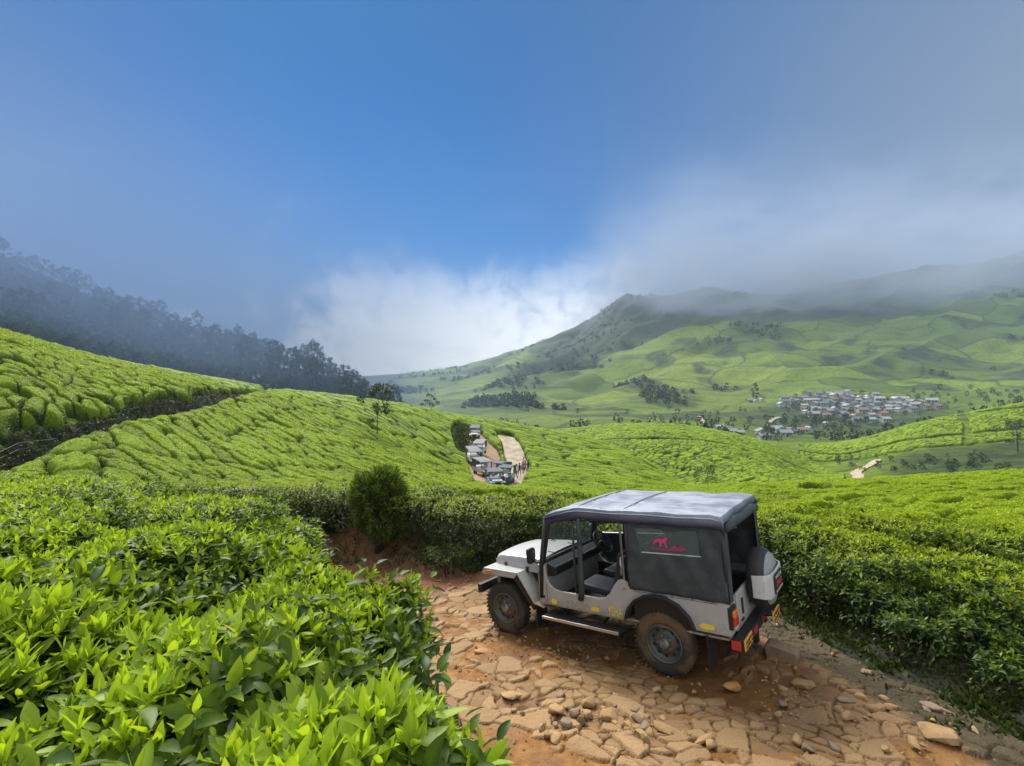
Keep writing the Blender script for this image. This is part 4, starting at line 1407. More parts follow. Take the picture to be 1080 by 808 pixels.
# rear: two fixed corner panels and the tailgate
mb = MB()
mb.box(-0.815, -0.785, 0.50, 0.768, 0.62, 1.0)
mb.box(-0.815, -0.785, -0.768, -0.50, 0.62, 1.0)
mb.box(-0.812, -0.787, -0.50, 0.50, 0.585, 0.66)
mb.build('rear_panel', M['paint'], jeep, bevel=0.008)
tg = MB().prism([(-0.485, 0.67), (0.485, 0.67), (0.485, 1.01), (-0.485, 1.01)], 'x', -0.835, -0.80).build('tailgate', M['paint'], jeep, bevel=0.012)
mb = MB()
mb.box(-0.85, -0.832, 0.30, 0.345, 0.74, 0.92)
mb.build('latch', M['black'], tg, bevel=0.005)
# hood, grille, scuttle vents
hood = [(1.79, 0.98), (2.80, 0.93), (2.80, 1.04), (2.775, 1.10), (2.72, 1.13), (1.79, 1.175)]
hv, hf = [], []
prof = lambda hw, zt, zb: [(-hw, zb), (-hw, zt - 0.085), (-hw * 0.965, zt - 0.035), (-hw * 0.86, zt - 0.006), (-hw * 0.45, zt + 0.012), (0, zt + 0.018), (hw * 0.45, zt + 0.012), (hw * 0.86, zt - 0.006), (hw * 0.965, zt - 0.035), (hw, zt - 0.085), (hw, zb)]
st = [(1.80, 0.62, 1.165, 0.93), (2.15, 0.585, 1.155, 0.93), (2.5, 0.545, 1.14, 0.925), (2.70, 0.52, 1.125, 0.92), (2.785, 0.51, 1.10, 0.92), (2.815, 0.50, 1.05, 0.92)]
for x, hw, zt, zb in st:
    hv += [(x, y, z) for y, z in prof(hw, zt, zb)]
for i in range(len(st) - 1):
    for k in range(10):
        hf.append((i * 11 + k, i * 11 + k + 1, (i + 1) * 11 + k + 1, (i + 1) * 11 + k))
hf.append(tuple(range((len(st) - 1) * 11, len(st) * 11)))
hd = MB().add(hv, hf).build('hood', M['paint'], jeep, smooth=True, bevel=0.006)
for x, y in ((2.58, 0.54), (2.12, 0.592)):
    MB().prism([(x - 0.018, 0.925), (x + 0.018, 0.925), (x + 0.018, 0.985), (x + 0.03, 0.985), (x + 0.03, 1.0), (x - 0.03, 1.0), (x - 0.03, 0.985), (x - 0.018, 0.985)], 'y', y, y + 0.02).build('hood_latch', M['black'], hd, bevel=0.004)
for s in (1, -1):
    MB().tube([(2.2, s * 0.32, 1.168), (2.24, s * 0.32, 1.185), (2.28, s * 0.32, 1.165)], 0.008, 6).build('hood_stop', M['black'], hd)
mb = MB().prism([(-0.50, 0.62), (0.50, 0.62), (0.50, 1.02), (-0.50, 1.02)], 'x', 2.76, 2.82)
gr = mb.build('grille', M['paint'], jeep, bevel=0.012)
mb = MB()
for k in range(7):
    y = -0.21 + k * 0.07
    mb.box(2.82, 2.826, y - 0.018, y + 0.018, 0.70, 0.97)
mb.build('grille_slots', M['black'], gr)
for s in (1, -1):
    MB().lathe([(0.0, 0.03), (0.06, 0.025), (0.088, 0.01), (0.095, 0.0), (0.095, -0.03)], (2.83, s * 0.37, 0.86), 'x', 20).build('headlight', M['chrome'], jeep, smooth=True)
MB().box(1.80, 2.78, -0.49, 0.49, 0.60, 0.93).build('engine_bay', M['under'], jeep)
# front fenders: flat top, sloped rear leg, thin skirts
for s in (1, -1):
    mb = MB()
    pts = [(2.86, 0.865), (2.82, 0.925), (2.18, 0.925), (1.90, 0.545), (1.72, 0.515), (1.72, 0.535), (1.885, 0.565), (2.165, 0.955), (2.835, 0.955), (2.885, 0.87)]
    y0, y1 = (0.49, 0.79) if s > 0 else (-0.79, -0.49)
    mb.prism(pts, 'y', y0, y1)
    mb.prism([(2.86, 0.86), (2.82, 0.94), (2.17, 0.94), (2.24, 0.86)], 'y', s * 0.775, s * 0.79)
    fd = mb.build('front_fender', M['paint'], jeep, bevel=0.012)
    MB().prism([(2.83, 0.855), (2.26, 0.855), (1.93, 0.46), (1.90, 0.46), (1.90, 0.55), (2.17, 0.93), (2.20, 0.93), (2.23, 0.88), (2.83, 0.88)], 'y', s * 0.50, s * 0.775).build('fender_lining', M['black'], fd)
    MB().box(2.66, 2.78, s * 0.789, s * 0.803, 0.885, 0.925).build('side_lamp', M['orange'], fd, bevel=0.005)
    # rear wheel-arch flare
    a = [(0.47, 0.60), (0.42, 0.74), (0.32, 0.86), (0.19, 0.935), (0.05, 0.965), (-0.11, 0.955), (-0.26, 0.89), (-0.38, 0.77), (-0.435, 0.63)]
    b = [(0.435, 0.60), (0.385, 0.73), (0.295, 0.835), (0.175, 0.905), (0.045, 0.932), (-0.10, 0.922), (-0.235, 0.86), (-0.345, 0.75), (-0.40, 0.63)]
    MB().prism(a + b[::-1], 'y', s * 0.772, s * 0.825).build('arch_flare', M['black'], jeep, bevel=0.008)
    MB().prism(a + b[::-1] , 'y', s * 0.45, s * 0.74).build('arch_lining', M['under'], jeep)
    # running board and mud flaps
    mb = MB().box(0.48, 1.66, s * 0.76, s * 0.94, 0.435, 0.475)
    mb.tube([(0.8, s * 0.60, 0.50), (0.8, s * 0.86, 0.44)], 0.02, 6).tube([(1.4, s * 0.60, 0.50), (1.4, s * 0.86, 0.44)], 0.02, 6)
    sp_ = mb.build('running_board', M['black'], jeep, bevel=0.012)
    MB().box(0.49, 1.65, s * 0.936, s * 0.952, 0.445, 0.485).build('step_edge', M['chrome'], sp_, bevel=0.006)
    mb = MB().prism([(s * 0.52, 0.22), (s * 0.78, 0.22), (s * 0.78, 0.56), (s * 0.52, 0.56)], 'x', 1.86, 1.875)
    mb.build('mud_flap', M['black'], jeep)
    MB().prism([(s * 0.50, 0.16), (s * 0.74, 0.16), (s * 0.76, 0.58), (s * 0.50, 0.58)], 'x', -0.545, -0.53).build('mud_flap', M['black'], jeep)
# chassis rails, axles, exhaust
mb = MB()
for s in (1, -1):
    mb.box(-0.80, 2.95, s * 0.36 - 0.04, s * 0.36 + 0.04, 0.47, 0.56)
mb.box(-0.80, 2.9, -0.40, 0.40, 0.535, 0.555)
for x in (0.0, 2.5):
    mb.tube([(x, -0.64, 0.365), (x, 0.64, 0.365)], 0.05, 10)
    mb.lathe([(0.0, -0.14), (0.10, -0.10), (0.145, 0), (0.10, 0.10), (0.0, 0.14)], (x, 0.1, 0.365), 'x', 14)
mb.tube([(2.3, 0.1, 0.40), (0.2, 0.1, 0.38)], 0.03, 8)
mb.tube([(1.9, -0.2, 0.44), (0.4, -0.25, 0.42), (-0.6, -0.45, 0.42), (-0.9, -0.46, 0.40)], 0.028, 8)
for s in (1, -1):
    for x in (0.0, 2.5):
        mb.tube([(x - 0.5, s * 0.44, 0.46), (x - 0.2, s * 0.44, 0.39), (x, s * 0.44, 0.37), (x + 0.2, s * 0.44, 0.39), (x + 0.5, s * 0.44, 0.46)], 0.03, 6)
mb.build('chassis', M['under'], jeep)
# front bumper
mb = MB().prism([(-0.78, 0.55), (0.78, 0.55), (0.78, 0.68), (-0.78, 0.68)], 'x', 2.92, 3.0)
mb.build('front_bumper', M['black'], jeep, bevel=0.012)


def wheel(name, x, y, s, r, rubber, parent, wdt=0.20, rimr=0.225):
    """tyre, steel rim and hub; s = outward side"""
    root = empty(name)
    root.parent = parent
    root.location = (x, y, r)
    hw = wdt / 2
    prof = [(rimr, -hw * 0.82), (rimr + 0.03, -hw * 0.95), (r * 0.80, -hw), (r * 0.93, -hw * 0.93), (r * 0.985, -hw * 0.72), (r, -hw * 0.35), (r, hw * 0.35), (r * 0.985, hw * 0.72), (r * 0.93, hw * 0.93), (r * 0.80, hw), (rimr + 0.03, hw * 0.95), (rimr, hw * 0.82)]
    ty = MB().lathe(prof, (0, 0, 0), 'y', 48, closed=True).build('tyre', rubber, root, smooth=True)
    mb = MB()
    for k in range(40):
        a = 2 * math.pi * k / 40
        for yy, da in ((-0.5, 0.0), (0.5, 0.08)):
            c, sn = math.cos(a + da), math.sin(a + da)
            t = Vector((-sn, 0, c))
            p = Vector((c * r, yy * hw, sn * r))
            rad = Vector((c, 0, sn))
            vs = []
            for q in (-0.012, 0.003):
                for e, w_ in ((-1, 0.013), (1, 0.013)):
                    for yo in (-0.44, 0.44):
                        vs.append(p + rad * q + t * (e * w_) + Vector((0, yo * hw, 0)))
            mb.add(vs, [(0, 1, 3, 2), (4, 6, 7, 5), (0, 2, 6, 4), (1, 5, 7, 3), (0, 4, 5, 1), (2, 3, 7, 6)])
    mb.build('tread', rubber, ty)
    o = s * hw
    rim = MB().lathe([(rimr + 0.004, -o * 0.8), (rimr + 0.004, o * 0.86), (rimr - 0.012, o * 0.90), (rimr - 0.022, o * 0.70), (rimr - 0.03, o * 0.35), (rimr * 0.72, o * 0.12), (rimr * 0.60, o * 0.25), (rimr * 0.52, o * 0.42), (rimr * 0.40, o * 0.45), (0.0, o * 0.42)], (0, 0, 0), 'y', 36).build('rim', M['rim'], root, smooth=True)
    mb = MB().lathe([(0.062, o * 0.44), (0.060, o * 0.85), (0.048, o * 1.0), (0.03, o * 1.06), (0.0, o * 1.08)], (0, 0, 0), 'y', 18)
    for k in range(5):
        a = 2 * math.pi * k / 5
        mb.tube([(0.088 * math.cos(a), o * 0.42, 0.088 * math.sin(a)), (0.088 * math.cos(a), o * 0.62, 0.088 * math.sin(a))], 0.014, 6)
    mb.build('hub', M['hubm'], rim, smooth=False)
    for k in range(10):
        a = 2 * math.pi * (k + 0.5) / 10
        c, sn = math.cos(a), math.sin(a)
        MB().lathe([(0.0, 0), (0.020, 0)], (0.158 * c, o * 0.21 + s * 0.0035, 0.158 * sn), 'y', 10).build('rim_hole', M['ink'], rim)
    return root


for x in (0.0, 2.5):
    for s in (1, -1):
        wheel('wheel', x, s * 0.655, s, 0.37, M['mudtyre'] if x == 0 else M['tyre'], jeep, 0.20 if x == 0 else 0.185)

# canvas top: roof sheet sagging over hoops, with a valance
xs = [-0.86, -0.84, -0.72, -0.55, -0.35, -0.1, 0.1, 0.3, 0.55, 0.8, 1.0, 1.08, 1.2, 1.4, 1.55, 1.62, 1.64]
rz = [1.87, 1.945, 1.965, 1.962, 1.955, 1.962, 1.965, 1.960, 1.955, 1.962, 1.965, 1.96, 1.94, 1.89, 1.845, 1.82, 1.79]
vs, fs = [], []
ys = [-1, -1, -0.985, -0.93, -0.8, -0.55, -0.28, 0, 0.28, 0.55, 0.8, 0.93, 0.985, 1, 1]
for i, (x, z) in enumerate(zip(xs, rz)):
    for k, y in enumerate(ys):
        e = abs(y)
        drop = {0: -0.155, 14: -0.155, 1: -0.05, 13: -0.05, 2: -0.012, 12: -0.012, 3: 0.0, 11: 0.0}.get(k, 0.0)
        zz = z + drop + 0.016 * (1 - e * e) + 0.005 * math.sin(x * 17 + y * 9) + 0.004 * math.sin(x * 41 - y * 13)
        out = 0.80 + (0.006 * math.sin(x * 31) if k in (0, 14) else 0)
        if x > 1.1:
            out -= (x - 1.1) * 0.06
        vs.append((x, y * out, zz))
n = len(ys)
for i in range(len(xs) - 1):
    for k in range(n - 1):
        fs.append((i * n + k, i * n + k + 1, (i + 1) * n + k + 1, (i + 1) * n + k))
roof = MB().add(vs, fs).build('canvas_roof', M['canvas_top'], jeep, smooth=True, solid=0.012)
roof.data.set_sharp_from_angle(angle=R(26))
mb = MB()
mb.tube([(x, -0.805, z - 0.045) for x, z in zip(xs[1:-1], rz[1:-1])], 0.011, 6).tube([(x, (0.805 if x < 1.1 else 0.805 - (x - 1.1) * 0.06), z - 0.05) for x, z in zip(xs[1:-1], rz[1:-1])], 0.011, 6)
for x in (0.36, 1.04):
    mb.tube([(x, 0.8 * y, 1.966 + 0.03 * (1 - y * y)) for y in (-0.93, -0.6, -0.3, 0, 0.3, 0.6, 0.93)], 0.008, 6)
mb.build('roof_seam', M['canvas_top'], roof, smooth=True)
# rolled-up rear flap under the roof edge
mb = MB().tube([(-0.85, 0.70, 1.80), (-0.86, 0.45, 1.835), (-0.86, 0.1, 1.82), (-0.86, -0.3, 1.84), (-0.85, -0.70, 1.80)], [0.05, 0.07, 0.06, 0.072, 0.05], 10)
mb.build('rolled_flap', M['canvas'], roof, smooth=True)
# side curtains with a clear window
for s in (1, -1):
    y = s * 0.785
    x0, x1, z0, z1 = -0.83, 0.36, 0.985, 1.85
    wq = [(0.22, 1.735), (0.15, 1.46), (-0.57, 1.48), (-0.53, 1.745)]
    nx, nz = 34, 26
    gx_ = [x0 + (x1 - x0) * i / nx for i in range(nx + 1)]; gz_ = [z0 + (z1 - z0) * k / nz for k in range(nz + 1)]

    def inside(px_, pz_):
        for (ax, az), (bx, bz) in zip(wq, wq[1:] + wq[:1]):
            if (bx - ax) * (pz_ - az) - (bz - az) * (px_ - ax) > 0:
                return False
        return True
    # ring of the curtain around the window: outer rectangle to window quad, subdivided
    outer = [(x1, z1), (x1, z0), (x0, z0), (x0, z1)]
    vs, fs = [], []
    steps, ringn = 10, 14
    for r_ in range(steps + 1):
        t = r_ / steps
        for e in range(4):
            for q in range(ringn):
                u = q / ringn
                ox = outer[e][0] + (outer[(e + 1) % 4][0] - outer[e][0]) * u; oz = outer[e][1] + (outer[(e + 1) % 4][1] - outer[e][1]) * u
                ix = wq[e][0] + (wq[(e + 1) % 4][0] - wq[e][0]) * u; iz = wq[e][1] + (wq[(e + 1) % 4][1] - wq[e][1]) * u
                px_, pz_ = ox + (ix - ox) * t, oz + (iz - oz) * t
                wr = 0.014 * math.sin(px_ * 9 + pz_ * 4) * math.sin(pz_ * 6) + 0.008 * math.sin(px_ * 21 - pz_ * 11)
                vs.append((px_, y + s * (wr - 0.012 * (pz_ > 1.5)), pz_))
    m_ = 4 * ringn
    for r_ in range(steps):
        for q in range(m_):
            fs.append((r_ * m_ + q, r_ * m_ + (q + 1) % m_, (r_ + 1) * m_ + (q + 1) % m_, (r_ + 1) * m_ + q))
    ct = MB().add(vs, fs).build('side_curtain', M['canvas'], jeep, smooth=True, solid=0.006)
    wn = MB().add([(px_, y - s * 0.006, pz_) for px_, pz_ in [(0.235, 1.75), (0.16, 1.45), (-0.585, 1.47), (-0.545, 1.76)]], [(0, 1, 2, 3)]).build('curtain_window', M['film'], ct, solid=0.003)
    mb = MB().tube([(px_, y + s * 0.006, pz_) for px_, pz_ in [(0.155, 1.458), (-0.575, 1.478)]], 0.007, 6)
    mb.build('window_seam', M['white'], ct)
    # rear corner return and edge strap
    mb = MB()
    mb.add([(-0.83, y, 0.985), (-0.845, s * 0.66, 0.99), (-0.845, s * 0.64, 1.83), (-0.83, y, 1.85)], [(0, 1, 2, 3)])
    mb.build('corner_flap', M['canvas'], ct, solid=0.008)
    # pink sticker on the window: a leaping horse and a line of script
    if s > 0:
        yy = y + 0.004
        horse = [(0.035, 1.585), (0.005, 1.63), (-0.035, 1.655), (-0.09, 1.66), (-0.13, 1.655), (-0.165, 1.69), (-0.20, 1.665), (-0.185, 1.64), (-0.165, 1.63), (-0.17, 1.60), (-0.185, 1.53), (-0.165, 1.53), (-0.14, 1.59), (-0.115, 1.605), (-0.10, 1.585), (-0.085, 1.53), (-0.06, 1.53), (-0.065, 1.60), (-0.035, 1.615), (0.01, 1.575)]
        horse = [(-0.10 + (a_ + 0.08) * 0.82, 1.585 + (b_ - 1.59) * 0.85) for a_, b_ in horse]
        mb = MB().prism(horse, 'y', yy, yy + 0.002)
        px0 = -0.20
        for k in range(7):
            px_ = px0 - 0.01 - k * 0.027
            mb.tube([(px_, yy, 1.525), (px_ - 0.012, yy, 1.555 + 0.012 * (k % 3)), (px_ - 0.022, yy, 1.53), (px_ - 0.034, yy, 1.545)], 0.005, 5)
        mb.tube([(0.02, yy, 1.522), (-0.15, yy, 1.512), (-0.36, yy, 1.520)], 0.0035, 5)
        mb.build('window_sticker', M['pink'], wn)
# canvas-wrapped posts and hoops
mb = MB()
for s in (1, -1):
    mb.tube([(0.36, s * 0.775, 1.02), (0.35, s * 0.78, 1.83)], 0.022, 8)
    mb.tube([(-0.82, s * 0.765, 0.98), (-0.83, s * 0.77, 1.86)], 0.022, 8)
for x in (0.36, 1.04, -0.82):
    mb.tube([(x, -0.77, 1.80), (x, -0.70, 1.91), (x, 0, 1.95), (x, 0.70, 1.91), (x, 0.77, 1.80)], 0.016, 8)
mb.tube([(-0.82, 0.70, 1.80), (1.5, 0.68, 1.76)], 0.014, 6).tube([(-0.82, -0.70, 1.80), (1.5, -0.68, 1.76)], 0.014, 6)
mb.build('hoops', M['black'], jeep, smooth=True)
for s in (1, -1):
    MB().box(0.43, 0.455, s * 0.745, s * 0.765, 1.05, 1.82).build('door_rail', M['chrome'], jeep, bevel=0.004)
    # rolled door flap hanging on the middle post
    mb = MB().tube([(1.10, s * 0.775, 0.74), (1.06, s * 0.80, 0.86), (1.05, s * 0.795, 1.2), (1.04, s * 0.795, 1.55), (1.03, s * 0.79, 1.82)], [0.045, 0.042, 0.036, 0.034, 0.032], 8)
    mb.tube([(1.17, s * 0.765, 0.80), (1.15, s * 0.765, 1.82)], 0.017, 8)
    mb.build('door_flap', M['canvas'], jeep, smooth=True)
# dark cabin lining, floor mat and the far half door
MB().box(-0.39 * 0 - 0.39, 1.68, -0.39, 0.39, 0.587, 0.594).build('floor_mat', M['black'], jeep)
MB().box(0.45, 1.68, 0.39, 0.728, 0.587, 0.594).build('floor_mat', M['black'], jeep)
MB().box(0.45, 1.68, -0.728, -0.39, 0.587, 0.594).build('floor_mat', M['black'], jeep)
for s in (1, -1):
    MB().prism([(0.45, 0.60), (1.66, 0.60), (1.66, 0.80), (1.54, 0.795), (1.44, 0.78), (0.82, 0.78), (0.73, 0.80), (0.66, 0.86), (0.45, 0.98)], 'y', min(s * 0.724, s * 0.731), max(s * 0.724, s * 0.731)).build('cabin_lining', M['black'], jeep)
hdoor = MB().prism([(0.50, 0.80), (1.50, 0.80), (1.60, 0.95), (1.58, 1.24), (0.50, 1.30)], 'y', -0.785, -0.772).build('half_door', M['canvas'], jeep, bevel=0.004)
MB().tube([(0.50, -0.78, 1.31), (1.58, -0.78, 1.25)], 0.013, 6).build('door_rail', M['chrome'], hdoor)
MB().box(-0.80, 0.38, -0.728, -0.40, 0.955, 0.958).build('bench_lining', M['black'], jeep)
# tailgate hinges, rivets and seams
for y in (-0.36, 0.36):
    MB().box(-0.848, -0.834, y - 0.05, y + 0.05, 0.675, 0.70).build('hinge', M['black'], tg, bevel=0.004)
for x, z in ((0.44, 0.99), (0.30, 0.985), (0.06, 0.985), (-0.18, 0.985), (-0.42, 0.985), (-0.66, 0.985)):
    MB().lathe([(0.0, 0.010), (0.012, 0.008), (0.016, 0.0)], (x, 0.771, z - 0.02), 'y', 8).build('canvas_stud', M['chrome'], body)
MB().box(1.655, 1.66, 0.7705, 0.7725, 0.585, 0.86).build('panel_seam', M['black'], body)
MB().box(-0.70, 0.30, 0.7705, 0.7725, 0.958, 0.962).build('panel_seam', M['black'], body)
for z in (0.66, 0.98):
    MB().box(1.70, 1.78, 0.771, 0.781, z, z + 0.035).build('door_hinge', M['black'], body, bevel=0.003)
# windscreen frame, glass, wipers
mb = MB()
for s in (1, -1):
    mb.tube([(1.74, s * 0.70, 1.10), (1.585, s * 0.67, 1.80)], 0.026, 8)
    mb.tube([(1.76, s * 0.765, 0.66), (1.72, s * 0.775, 1.12), (1.60, s * 0.755, 1.80)], [0.03, 0.034, 0.028], 8)
mb.tube([(1.585, -0.68, 1.79), (1.585, 0.68, 1.79)], 0.026, 8).tube([(1.74, -0.70, 1.14), (1.74, 0.70, 1.14)], 0.028, 8)
ws = mb.build('windscreen_frame', M['black'], jeep, smooth=True)
MB().add([(1.735, -0.68, 1.15), (1.735, 0.68, 1.15), (1.588, 0.66, 1.78), (1.588, -0.66, 1.78)], [(0, 1, 2, 3)]).build('windscreen_glass', M['glass'], ws, solid=0.004)
for y in (0.30, -0.25):
    MB().tube([(1.76, y, 1.16), (1.715, y + 0.30, 1.27)], 0.006, 5).build('wiper', M['black'], ws)
# mirrors on stalks
for s in (1, -1):
    mb = MB().tube([(1.72, s * 0.78, 1.14), (1.76, s * 0.86, 1.17), (1.80, s * 0.89, 1.24)], 0.010, 6)
    mi = mb.build('mirror_stalk', M['black'], jeep)
    mb = MB().prism([(s * 0.80, 1.17), (s * 0.80, 1.34), (s * 0.83, 1.37), (s * 0.95, 1.37), (s * 0.97, 1.33), (s * 0.96, 1.18), (s * 0.93, 1.155), (s * 0.83, 1.155)], 'x', 1.79, 1.84)
    hs_ = mb.build('mirror', M['black'], jeep, bevel=0.012)
    MB().box(1.786, 1.789, min(s * 0.82, s * 0.94), max(s * 0.82, s * 0.94), 1.18, 1.35).build('mirror_glass', M['mirror'], hs_)
# cabin: dashboard, steering wheel (right-hand drive), seats, bonnet bulkhead
mb = MB().prism([(1.68, 0.94), (1.56, 0.96), (1.52, 1.0), (1.53, 1.08), (1.68, 1.13)], 'y', -0.70, 0.70)
db = mb.build('dashboard', M['black'], jeep, bevel=0.012)
mb = MB().box(1.52, 1.526, -0.70, 0.70, 1.082, 1.098)
mb.build('dash_trim', M['chrome'], db)
mb = MB()
mb.lathe([(0.185 + 0.014 * math.cos(R(a)), 0.014 * math.sin(R(a))) for a in range(0, 360, 45)], (0, 0, 0), 'z', 28, closed=True)
for a in (90, 210, 330):
    mb.tube([(0, 0, -0.03), (0.18 * math.cos(R(a)), 0.18 * math.sin(R(a)), 0)], 0.010, 6)
mb.lathe([(0.0, 0.0), (0.04, -0.005), (0.045, -0.04)], (0, 0, 0), 'z', 14)
sw = mb.build('steering_wheel', M['black'], jeep, smooth=True)
sw.location = (1.33, -0.36, 1.22)
sw.rotation_euler = (0, R(-52), 0)
MB().tube([(1.35, -0.36, 1.20), (1.66, -0.36, 0.95)], 0.02, 8).build('steering_column', M['black'], jeep)
for y in (0.34, -0.36):
    mb = MB().prism([(0.72, 0.74), (1.22, 0.78), (1.25, 0.84), (1.22, 0.88), (0.72, 0.84)], 'y', y - 0.23, y + 0.23)
    se = mb.build('seat', M['seat'], jeep, bevel=0.025)
    MB().prism([(0.74, 0.82), (0.62, 1.34), (0.56, 1.36), (0.52, 1.32), (0.62, 0.80)], 'y', y - 0.22, y + 0.22).build('seat_back', M['seat'], se, bevel=0.03)
for s in (1, -1):
    mb = MB().box(-0.74, 0.30, min(s * 0.38, s * 0.70), max(s * 0.38, s * 0.70), 0.95, 1.03)
    mb.build('bench', M['seat'], jeep, bevel=0.025)
mb = MB().tube([(0.50, -0.70, 1.32), (0.50, 0.70, 1.32)], 0.016, 8).tube([(0.50, -0.70, 0.80), (0.50, -0.70, 1.32)], 0.016, 8).tube([(0.50, 0.70, 1.05), (0.50, 0.70, 1.32)], 0.016, 8)
mb.build('grab_rail', M['chrome'], jeep, smooth=True)
# rear: bumper beam, lamps, plates, reflectors
mb = MB().box(-0.93, -0.82, -0.74, 0.74, 0.47, 0.60)
mb.box(-0.90, -0.84, -0.05, 0.05, 0.30, 0.48)
bmp = mb.build('rear_bumper', M['black'], jeep, bevel=0.01)
for s in (1, -1):
    mb = MB().box(-0.845, -0.80, min(s * 0.60, s * 0.775), max(s * 0.60, s * 0.775), 0.70, 0.94)
    tl = mb.build('tail_light', M['black'], jeep, bevel=0.006)
    a_, b_ = min(s * 0.625, s * 0.765), max(s * 0.625, s * 0.765)
    MB().box(-0.875, -0.842, a_, b_, 0.735, 0.83).build('brake_lens', M['red'], tl, bevel=0.010)
    MB().box(-0.873, -0.842, a_, b_, 0.832, 0.90).build('indicator_lens', M['orange'], tl, bevel=0.010)
    MB().box(-0.868, -0.842, a_ + 0.02, b_ - 0.02, 0.705, 0.733).build('reverse_lens', M['white'], tl, bevel=0.006)
    MB().box(-0.90, -0.80, min(s * 0.742, s * 0.752), max(s * 0.742, s * 0.752), 0.485, 0.585).build('side_reflector', M['red'], bmp)
MB().box(-0.937, -0.931, 0.12, 0.30, 0.50, 0.575).build('reflector', M['darkred'], bmp)
MB().box(-0.937, -0.931, -0.30, -0.10, 0.50, 0.575).build('reflector', M['darkred'], bmp)


def glyphs(mb, xc, w, h, z0, rows, place, seed):
    """worn characters on a small plate; place(u, v) gives the point"""
    rnd = random.Random(seed)
    for r_ in range(rows):
        for k in range(5):
            u = (k + 0.5) / 5
            v = (r_ + 0.5) / rows
            hu, hv = 0.30 / 5, 0.30 / rows
            segs = [((-1, -1), (-1, 1)), ((1, -1), (1, 1)), ((-1, 1), (1, 1)), ((-1, -1), (1, -1)), ((-1, 0), (1, 0)), ((-1, -1), (1, 1))]
            for (a, b), (c, d) in rnd.sample(segs, 3):
                mb.tube([place(u + a * hu, v + b * hv), place(u + c * hu, v + d * hv)], 0.004, 4)
    return mb


pl = MB().box(-0.945, -0.931, 0.42, 0.74, 0.485, 0.60).build('number_plate', M['plate'], jeep, bevel=0.003)
glyphs(MB(), 0, 0, 0, 0, 2, lambda u, v: (-0.9465, 0.72 - u * 0.28, 0.495 + v * 0.095), 3).build('lettering', M['ink'], pl)
# spare wheel on the tailgate with its white cover and badge panel
spare = empty('spare_wheel')
spare.parent = jeep
SC = Vector((-0.955, -0.20, 1.03))
sr = 0.355
prof = [(0.20, -0.10), (0.26, -0.105), (sr * 0.90, -0.10), (sr * 0.98, -0.07), (sr, -0.03), (sr, 0.03), (sr * 0.98, 0.07), (sr * 0.90, 0.10), (0.26, 0.105), (0.20, 0.10)]
MB().lathe(prof, SC, 'x', 48, closed=True).build('tyre', M['clean_tyre'], spare, smooth=True)
MB().lathe([(0.315, -0.095), (0.275, -0.135), (0.0, -0.142)], SC, 'x', 40).build('cover_disc', M['disc'], spare, smooth=True)
MB().lathe([(0.2, 0.08), (0.19, 0.02), (0.0, 0.02)], SC, 'x', 30).build('rim', M['rim'], spare, smooth=True)
# curved cover band: flat across the face, wrapping the tyre on both sides
bv, bf = [], []
cs = [(-0.385, 0.02, 0.115, -0.14), (-0.385, -0.04, 0.12, -0.145), (-0.372, -0.11, 0.125, -0.15), (-0.32, -0.155, 0.125, -0.155), (-0.22, -0.168, 0.118, -0.155), (0, -0.172, 0.112, -0.155), (0.22, -0.168, 0.118, -0.155), (0.32, -0.155, 0.125, -0.155), (0.372, -0.11, 0.125, -0.15), (0.385, -0.04, 0.12, -0.145), (0.385, 0.02, 0.115, -0.14)]
for y, x, zt, zb in cs:
    bv += [(SC.x + x, SC.y + y, SC.z + zb), (SC.x + x - 0.004, SC.y + y, SC.z + zb + 0.05), (SC.x + x - 0.004, SC.y + y, SC.z + zt - 0.05), (SC.x + x, SC.y + y, SC.z + zt)]
for i in range(len(cs) - 1):
    for k in range(3):
        bf.append((i * 4 + k, i * 4 + k + 1, i * 4 + k + 5, i * 4 + k + 4))
band = MB().add(bv, bf).build('cover_band', M['white'], spare, smooth=True, solid=0.02, bevel=0.006)
fx = SC.x - 0.184
bd = MB().prism([(SC.y - 0.21, SC.z - 0.11), (SC.y - 0.17, SC.z - 0.135), (SC.y + 0.17, SC.z - 0.135), (SC.y + 0.21, SC.z - 0.11), (SC.y + 0.21, SC.z + 0.065), (SC.y + 0.17, SC.z + 0.09), (SC.y - 0.17, SC.z + 0.09), (SC.y - 0.21, SC.z + 0.065)], 'x', fx - 0.012, fx + 0.004).build('badge_panel', M['ink'], band, bevel=0.004)
mb = MB()
glyphs(mb, 0, 0, 0, 0, 1, lambda u, v: (fx - 0.014, SC.y + 0.16 - u * 0.32, SC.z + 0.02 + v * 0.055), 5)
mb.box(fx - 0.017, fx - 0.013, SC.y - 0.18, SC.y + 0.18, SC.z - 0.115, SC.z - 0.097)
mb.build('white_lettering', M['white'], bd)
mb = MB()
for k in range(2):
    glyphs(mb, 0, 0, 0, 0, 1, lambda u, v: (fx - 0.014, SC.y + 0.15 - u * 0.30 - k * 0.012, SC.z - 0.075 + v * 0.09 - k * 0.006), 8 + k)
mb.build('red_lettering', M['redtext'], bd)
mb = MB().tube([(-0.82, -0.20, 0.90), (-0.95, -0.20, 1.0)], 0.03, 8).tube([(-0.82, -0.02, 0.75), (-0.95, -0.15, 1.0)], 0.018, 6).tube([(-0.82, -0.4, 0.75), (-0.95, -0.25, 1.0)], 0.018, 6)
mb.build('spare_bracket', M['black'], spare)
pl2 = MB().prism([(-0.38, 0.53), (-0.04, 0.53), (-0.04, 0.66), (-0.38, 0.66)], 'x', -1.085, -1.07).build('number_plate', M['plate'], jeep, bevel=0.003)
